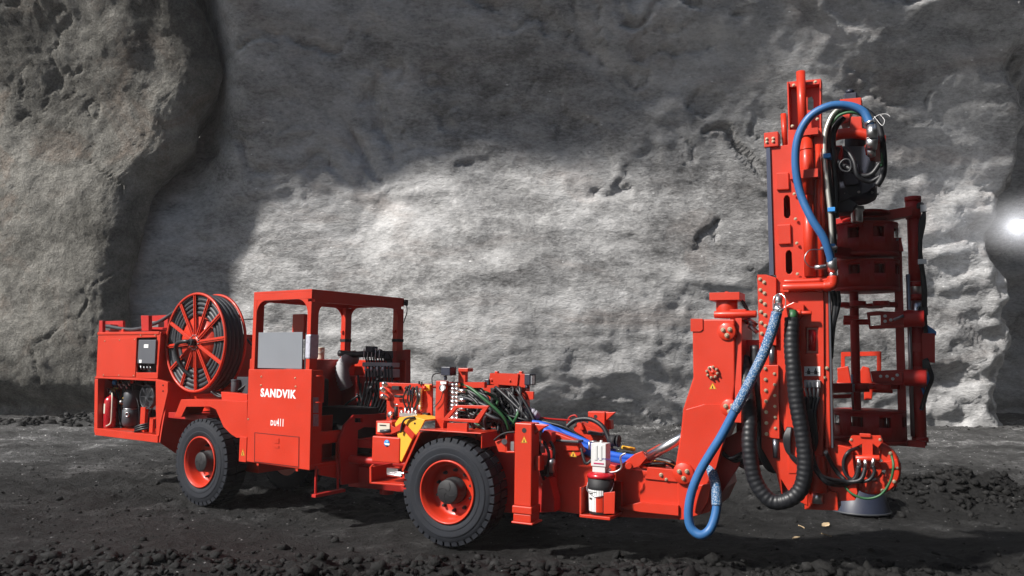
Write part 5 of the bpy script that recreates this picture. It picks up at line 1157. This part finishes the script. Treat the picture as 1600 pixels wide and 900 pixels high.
cr.cyl(CC(rz(503))-UF*.23, CC(rz(503))+UF*.02, .03, 12)
cr.sp(F, CV-.2, CV-.12, [(1306,683),(1402,690),(1402,697),(1306,694)])
CRR = cr.out('carousel_frame', RED2, RIG, bevel=.004)
cl = MB()
ocu = F.uz(1429, 400, CV+.15)[0]; OC = lambda y: F.P(ocu, CV+.15, F.uz(1429, y, CV+.15)[1])
cl.cyl(OC(695), OC(585), .062, 20); cl.cyl(OC(600), OC(505), .068, 20); cl.cyl(OC(505), OC(430), .055, 20); cl.cyl(OC(440), OC(338), .062, 20); cl.cyl(OC(342), OC(313), .075, 20)
icu = F.uz(1404, 500, CV+.1)[0]; IC = lambda y: F.P(icu, CV+.1, F.uz(1404, y, CV+.1)[1])
cl.box(F, icu-.03, icu+.05, CV+.06, CV+.14, IC(688).z, IC(372).z)
for y, r in ((448, .075), (468, .075), (315, .08), (500, .09), (580, .09), (690, .08)): cl.lathe(OC(y), Z, [(r, 0), (r, .05)], 20)
COLM = cl.out('carousel_column', RED2, RIG, bevel=.0)
m = MB(); m.cyl(OC(462), OC(433), .060, 20); m.cyl(OC(505), OC(470), .057, 20); m.out('column_rod', CHROME, COLM)
m = MB(); m.cyl(IC(680)+UF*.1-VF*.06, IC(430)+UF*.1-VF*.06, .02, 12); m.out('guide_rod', STEEL, COLM)
ar = MB()
# top arm, two gripper arms, bottom arm
ar.sp(F, CV+.02, CV+.14, [(1300,343),(1340,336),(1425,322),(1425,336),(1380,346),(1340,348),(1300,352)])
ar.sp(F, CV-.02, CV+.05, [(1372,378),(1408,372),(1412,392),(1376,392)])
ar.sp(F, CV-.12, CV-.02, [(1354,488),(1370,486),(1400,487),(1420,484),(1444,486),(1446,508),(1410,512),(1358,514)], [[(1359,493),(1376,492),(1376,508),(1360,509)]])
ar.cyl(F.s(1412,498,CV-.1), F.s(1444,498,CV-.1), .085, 18); ar.sp(F, CV-.15, CV-.12, [(1376,490),(1412,489),(1412,505),(1378,507)])
ar.sp(F, CV-.12, CV-.02, [(1360,580),(1400,578),(1444,580),(1444,600),(1400,602),(1364,598)]); ar.cyl(F.s(1412,590,CV-.1), F.s(1448,591,CV-.1), .085, 18); ar.sp(F, CV-.16, CV-.12, [(1364,583),(1410,582),(1410,596),(1366,596)])
ar.sp(F, CV+.0, CV+.12, [(1398,687),(1446,690),(1446,700),(1398,696)])
ar.sp(F, CV+.1, CV+.2, [(1437,520),(1461,521),(1461,567),(1437,566)]); ar.sp(F, CV+.08, CV+.16, [(1420,536),(1440,536),(1440,550),(1420,550)])
ar.sp(F, CV-.35, CV-.3, [(1296,617),(1330,616),(1330,622),(1296,623)]); ar.sb(F, CV-.15, CV-.1, 1318, 493, 1342, 499)
ARM = ar.out('gripper_arm', RED2, RIG, bevel=.005)
m = MB()
for i, (x, y) in enumerate(((1383,494),(1383,502),(1392,500),(1376,588),(1386,588),(1395,592),(1402,586))): m.bolt(F.s(x, y, CV-.17), -VF, .012, .02)
m.cyl(F.s(1396,500,CV-.2), F.s(1412,493,CV-.2), .014, 8); m.cyl(F.s(1331,585,CV-.3), F.s(1333,640,CV-.3), .012, 8); m.cyl(F.s(1332,600,CV-.3), F.s(1332,612,CV-.3), .022, 10); m.cyl(F.s(1383,372,CV-.1), F.s(1390,382,CV-.1), .02, 8); m.cyl(F.s(1384,382,CV-.1), F.s(1404,374,CV-.1), .009, 8)
m.out('gripper_bolts', STEEL, ARM)
m = MB(); m.sp(F, CV+.5, CV+.54, [(1314,550),(1377,549),(1377,600),(1370,600),(1370,556),(1320,557),(1320,600),(1314,600)]); m.sp(F, CV+.4, CV+.5, [(1308,575),(1325,572),(1330,600),(1348,572),(1358,575),(1364,604),(1362,625),(1350,625),(1350,612),(1310,610)]); m.cyl(F.s(1308,602,CV+.45), F.s(1395,606,CV+.45), .06, 14)
m.out('rod_guard', RED, RIG, bevel=.006)
m = MB()
for i in range(4):
    m.tube([F.s(1431,322+i,CV+.1), F.s(1440,318+i*2,CV+.08), F.s(1444,330,CV+.05), F.s(1444-i*2.2,350,CV+.03), F.s(1438-i*1.5+4*(i>1),380,CV+.03), F.s(1437+i,405,CV+.03), F.s(1440+i,425,CV+.05), F.s(1442+i*1.5,455,CV+.05), F.s(1443+i,490,CV+.1), F.s(1446+i*.5,520,CV+.08)], .015, 8)
m.sb(F, CV+.02, CV+.1, 1438, 480, 1450, 492); m.tube([F.s(1446,560,CV+.05), F.s(1452,575,CV+.05), F.s(1456,592,CV+.05), F.s(1448,612,CV+.05), F.s(1440,640,CV+.05)], .022, 8); m.sb(F, CV+.0, CV+.12, 1441, 562, 1452, 576)
m.out('carousel_hoses', HOSE, RIG)
m = MB(); m.sb(F, CV+.02, CV+.08, 1438, 320, 1448, 330); m.sb(F, CV+.0, CV+.06, 1434, 405, 1448, 412); m.out('hose_fittings', STEEL, RIG)
m = MB(); m.sp(F, CV+.12, CV+.14, [(1446,505),(1463,518),(1463,524),(1446,522)]); m.sp(F, CV+.12, CV+.14, [(1450,580),(1459,592),(1452,606),(1446,606)]); m.tube([F.s(1441,606,CV+.06), F.s(1446,625,CV+.06), F.s(1438,640,CV+.06)], .014, 8); m.out('blue_cover', DECALB, RIG)
# beams that carry the carousel and the head from the back of the mast
m = MB()
for y in (406, 612, 693):
    z_ = rz(y); a0 = F.P(q1-.12, MV+.50, z_); a1 = F.P(cu_-.05, CV, z_); d_ = (a1-a0).normalized(); n_ = d_.cross(Z)*.07
    m.prism([[a0-n_, a0+n_, a1+n_, a1-n_]], Z*.09)
m.out('carousel_beam', RED2, RIG, bevel=.006)
m = MB(); m.box(F, q1-.12, hu-.1, HV-.1, HV+.12, zz(262), zz(236)); m.box(F, q1-.12, q1+.02, MV+.5, HV+.12, zz(300), zz(225)); m.out('head_carrier', RED2, RIG, bevel=.006)
# ---- rod clamp at the mast foot
cv = .78; cm = MB(); cc = F.s(1362, 730, cv)
cm.lathe(cc, -VF, [(.12, -.1), (.23, -.1), (.245, -.08), (.245, .03), (.23, .05), (.12, .05)], 36, closed=True)
for i in range(6):
    a = i*math.pi/3+.25; e = UF*math.cos(a)+Z*math.sin(a); g = e.cross(VF); k = [cc+e*.05-g*.035-VF*.07, cc+e*.235-g*.035-VF*.07, cc+e*.235+g*.035-VF*.07, cc+e*.05+g*.035-VF*.07]; cm.prism([k], VF*.05)
cm.lathe(cc-VF*.05, -VF, [(.0001, 0), (.09, 0), (.09, .04), (.0001, .04)], 24, cap=False)
cm.sp(F, cv-.14, cv-.06, [(1326,690),(1330,681),(1376,681),(1380,690),(1372,700),(1364,694),(1364,720),(1347,720),(1347,694),(1334,700)]); cm.sb(F, cv-.16, cv-.14, 1343, 677, 1361, 684); cm.sp(F, cv+.0, cv+.25, [(1385,710),(1402,716),(1404,730),(1398,744),(1402,760),(1384,770)])
cm.sp(F, cv+.02, cv+.2, [(1300,735),(1335,720),(1335,745),(1310,775),(1300,770)]); cm.cyl(F.s(1337,716,cv-.15), F.s(1375,716,cv-.15), .03, 12)
CMO = cm.out('rod_clamp', RED, RIG, bevel=.006)
m = MB()
for i in range(10):
    a = i*math.pi/5+.1; e = UF*math.cos(a)+Z*math.sin(a); m.bolt(cc+e*.215-VF*.05, -VF, .013, .016)
m.bolt(F.s(1330,687,cv-.14), -VF, .01, .01); m.bolt(F.s(1375,687,cv-.14), -VF, .01, .01); m.out('clamp_bolts', ZINC, CMO)
m = MB(); VV8 = cv-.20
m.cyl(F.s(1342,717,VV8), F.s(1341,728,VV8), .016, 8); m.cyl(F.s(1352,718,VV8), F.s(1352,731,VV8), .016, 8); m.cyl(F.s(1365,716,VV8), F.s(1363,730,VV8), .016, 8); m.out('clamp_fittings', CHROME, CMO)
m = MB()
m.tube([F.s(1341,700,VV8+.1), F.s(1326,706,VV8), F.s(1318,722,VV8), F.s(1322,742,VV8), F.s(1338,752,VV8), F.s(1358,750,VV8), F.s(1366,738,VV8), F.s(1364,728,VV8)], .017, 8)
m.tube([F.s(1268,640,MV-.09), F.s(1268,690,MV-.10), F.s(1272,725,MV-.12), F.s(1290,752,MV-.12), F.s(1315,757,VV8), F.s(1336,748,VV8), F.s(1342,728,VV8)], .024, 10); m.tube([F.s(1266,620,MV-.08), F.s(1264,670,MV-.10), F.s(1268,720,MV-.13), F.s(1284,744,MV-.14), F.s(1318,752,VV8-.02), F.s(1344,750,VV8-.02), F.s(1352,731,VV8)], .020, 10)
m.tube([F.s(1290,706,MV-.1), F.s(1306,735,VV8), F.s(1320,750,VV8)], .02, 8)
for i in range(5): m.tube([F.s(1259+i*5,620,MV-.05), F.s(1258+i*4,640,MV-.08), F.s(1262+i*3,660,MV-.09), F.s(1268+i*2,688,MV-.08), F.s(1272,704,MV-.06)], .017, 8)
for i in range(5): m.tube([F.s(1232+i,668,MV-.03), F.s(1226+i*2,684,MV-.06), F.s(1230+i,704,MV-.05), F.s(1242-i,716,MV-.04), F.s(1252,724+i,MV-.03)], .017, 8)
for i in range(7): m.tube([F.s(1120+i*3,700,.55+i*.04), F.s(1140+i*3,716+i*2,.5+i*.05), F.s(1160+i*2,708+i*3,.6), F.s(1190,700+i*4,.7)], .018, 8)
m.out('lower_hoses', HOSE, RIG)
m = MB(); m.tube([F.s(1318,758,VV8+.02), F.s(1332,772,VV8), F.s(1354,779,VV8), F.s(1376,773,VV8), F.s(1391,752,VV8), F.s(1396,728,VV8), F.s(1393,712,VV8+.05)], .011, 8); m.out('green_hose', GREEN, RIG)
# ---- two big hose loops between boom and mast
m = MB(); BV = .34
path = smooth_path([F.s(1162,560,BV+.3), F.s(1166,600,BV+.16), F.s(1171,650,BV+.06), F.s(1171,700,BV), F.s(1180,750,BV), F.s(1204,782,BV), F.s(1232,781,BV), F.s(1252,762,BV), F.s(1258,725,BV), F.s(1254,680,BV), F.s(1245,630,BV), F.s(1240,580,BV), F.s(1237,540,BV+.02), F.s(1238,497,BV+.05)], 8)
acc = [0.0]
for i in range(1, len(path)): acc.append(acc[-1]+(path[i]-path[i-1]).length)
N_ = int(acc[-1]/.0125); fine_ = []
A_ = np.array([p[:] for p in path])
for s_ in np.linspace(0, acc[-1], N_): fine_.append(Vector([float(np.interp(s_, acc, A_[:, k])) for k in range(3)]))
m.tube(fine_, .06, 18, 1, raw=True, rf=lambda i: (.0665, .0705, .0715, .0705)[i % 4]); SP = m.out('spiral_wrapped_hose', HOSE, RIG)
m = MB(); m.lathe(F.s(1239,499,BV+.05), Z, [(.04,0),(.045,.03),(.03,.09)], 16); m.out('green_wrap', GREEN, SP)
m = MB(); path2 = [F.s(1180,540,.62), F.s(1183,600,.6), F.s(1190,690,.62), F.s(1205,730,.64), F.s(1235,720,.66), F.s(1245,690,.66)]; m.tube(path2, .05, 14); m.out('thick_hose', HOSE, RIG)
TV = .27
pth = [(1214,488),(1211,500),(1205,520),(1194,550),(1180,580),(1164,612),(1148,642),(1128,680),(1108,712),(1092,740),(1081,768),(1076,795),(1077,817),(1084,830),(1096,836),(1108,829),(1116,812),(1120,790),(1119,765),(1114,742),(1108,728)]
P3 = [F.s(x, y, TV+(0 if i < 15 else .03*(i-14))) for i, (x, y) in enumerate(pth)]
m = MB(); m.tube(P3, .043, 14, 8); TH = m.out('blue_loop_hose', BLUE, RIG)
m = MB(); m.tube(P3[:7], .049, 14, 8); m.tube(P3[17:], .049, 14, 8); m.out('braided_sleeve', BRAID, TH)
m = MB(); m.cyl(F.s(1214,492,TV), F.s(1216,476,TV+.03), .044, 14); m.cyl(F.s(1216,476,TV+.03), F.s(1217,462,TV+.06), .036, 8); m.tube([F.s(1208,484,TV-.03), F.s(1209,466,TV-.02), F.s(1218,459,TV), F.s(1227,466,TV-.02), F.s(1226,480,TV-.02), F.s(1218,486,TV-.05)], .0045, 6); m.cyl(F.s(1209,482,TV-.02), F.s(1224,484,TV-.02), .014, 8); m.out('hose_coupling', CHROME, TH)

# ---- dark bin-like cone standing on the ground under the rod clamp
gpt = hit(1356, 803, Vector((0, 0, 0)), Z); c = Vector((gpt.x, gpt.y+.25, 0))
t = thing('collar_cone', c, 'dark blue grey steel cone standing on the gravel under the rod clamp', 'cone')
m = MB(); m.lathe(c, Z, [(.39, .0), (.385, .02), (.30, .30), (.22, .38), (.18, .60)], 36); m.out('cone_shell', newmat('cone_steel', (.022,.028,.05), .45, var=.2), t)
m = MB(); m.lathe(c, Z, [(.40, -.005), (.40, .018), (.37, .02)], 36); m.out('base_ring', DGREY, t)

# ---- fallen leaves and a stick on the ground
LEAFM = newmat('dry_leaf', (.55, .42, .26), .7, var=.3, vscale=30)
def leaf(px, py, s_, lab):
    g = hit(px, py, Vector((0, 0, .02)), Z); c = Vector((g.x, g.y, gh(g.x, g.y)+.02)); m = MB(); a = random.uniform(0, 3.1); n_ = 8; top = []; 
    e = Vector((math.cos(a), math.sin(a), .15)); f_ = Vector((-math.sin(a), math.cos(a), .25))
    L_ = [c+e*(s_*(2*i/n_-1)) for i in range(n_+1)]; k = m.add(L_)
    k2 = m.add([L_[i]+f_*s_*.42*math.sin(math.pi*i/n_)*(1+.25*(i % 2)) + Z*.012 for i in range(n_+1)]); k3 = m.add([L_[i]-f_*s_*.42*math.sin(math.pi*i/n_)*(1+.25*((i+1) % 2)) + Z*.012 for i in range(n_+1)])
    for i in range(n_): m.face([k+i, k+i+1, k2+i+1, k2+i]); m.face([k+i+1, k+i, k3+i, k3+i+1])
    o = m.out('dry_leaf', LEAFM); o['label'] = lab; o['category'] = 'leaf'; o['group'] = 'dry leaves on the ground under the mast'
leaf(1290, 815, .085, 'largest dry tan leaf on the shaded ground, the upper one right of the mast foot')
leaf(1252, 821, .05, 'small dry tan leaf on the shaded ground left below the mast foot')
leaf(1291, 833, .06, 'dry tan leaf lying lowest on the shaded ground below the mast foot')
leaf(1244, 835, .045, 'smallest dry tan leaf lying lower left of the others below the mast foot')

# ---- lamp on the rock at the tunnel mouth
lp = hit(1597, 352, Vector((0, 23.2, 0)), Vector((0, 1, 0)))
t = thing('tunnel_lamp', lp, 'lit white work lamp fixed to the rock at the right edge of the cave', 'lamp')
ax_ = Vector((-.55, -.25, -.15)).normalized()
m = MB(); m.lathe(lp-ax_*.18, ax_, [(.05, 0), (.12, .03), (.17, .12), (.18, .18), (.165, .18), (.155, .13)], 24, cap=False); m.out('lamp_housing', DGREY, t)
em = newmat('lamp_glow', (1, 1, 1), .3); em.node_tree.nodes['Principled BSDF'].inputs['Emission Color'].default_value = (.9, .93, 1, 1); em.node_tree.nodes['Principled BSDF'].inputs['Emission Strength'].default_value = 5
m = MB(); m.lathe(lp-ax_*.05, ax_, [(.0001, 0), (.155, 0)], 24, cap=False); m.out('lamp_lens', em, t)
m = MB(); m.tube([lp-ax_*.15, lp-ax_*.3+Z*.05, lp+Vector((.3, 1.2, .2))], .02, 8); m.out('lamp_bracket', DGREY, t)
ld = bpy.data.lights.new('lamp_light', 'POINT'); ld.energy = 60; ld.shadow_soft_size = .15; ld.color = (.93, .95, 1)
lo = bpy.data.objects.new('lamp_light', ld); COL.objects.link(lo); lo.parent = t; lo.location = ax_*.25

m = MB(); m.lathe(lp+Vector((.5, -.1, 0)), Z, [(max(1e-6, 2.65*math.sin(math.pi*j/10)), -1.35*math.cos(math.pi*j/10)) for j in range(11)], 20, cap=False)
mm = bpy.data.materials.new('lamp_mist'); mm.use_nodes = True; mm.node_tree.nodes.clear(); o_ = mm.node_tree.nodes.new('ShaderNodeOutputMaterial'); pv = mm.node_tree.nodes.new('ShaderNodeVolumePrincipled')
pv.inputs['Color'].default_value = (.9, .9, .92, 1); pv.inputs['Density'].default_value = .28; nt_ = mm.node_tree; tc_ = nt_.nodes.new('ShaderNodeTexCoord'); mp_ = nt_.nodes.new('ShaderNodeMapping'); mp_.inputs['Scale'].default_value = (1/2.6, 1/2.6, 1/1.3); nt_.links.new(tc_.outputs['Object'], mp_.inputs[0]); ln_ = nt_.nodes.new('ShaderNodeVectorMath'); ln_.operation = 'LENGTH'; nt_.links.new(mp_.outputs[0], ln_.inputs[0]); mr_ = nt_.nodes.new('ShaderNodeMapRange'); mr_.interpolation_type = 'SMOOTHERSTEP'; mr_.inputs[1].default_value = 0; mr_.inputs[2].default_value = 1; mr_.inputs[3].default_value = .30; mr_.inputs[4].default_value = 0; nt_.links.new(ln_.outputs['Value'], mr_.inputs[0]); nt_.links.new(mr_.outputs[0], pv.inputs['Density']); mm.node_tree.links.new(pv.outputs[0], o_.inputs['Volume'])
ms = m.out1('mist', mm); ms['kind'] = 'stuff'; ms['label'] = 'pale mist glowing round the lamp at the right edge'

# ---- dust haze filling the excavation
hzm = bpy.data.materials.new('dust_haze'); hzm.use_nodes = True; hzm.node_tree.nodes.clear(); o_ = hzm.node_tree.nodes.new('ShaderNodeOutputMaterial'); pv = hzm.node_tree.nodes.new('ShaderNodeVolumePrincipled')
pv.inputs['Color'].default_value = (.9, .9, .91, 1); pv.inputs['Density'].default_value = .0009; hzm.node_tree.links.new(pv.outputs[0], o_.inputs['Volume'])
m = MB(); m.hexa([Vector((x, y, z)) for z in (-1.7, 19.2) for x, y in ((-121, -121), (121, -121), (121, 121), (-121, 121))])
hz_ = m.out1('haze', hzm); hz_['kind'] = 'stuff'; hz_['label'] = 'thin pale dust haze hanging in the air of the excavation'
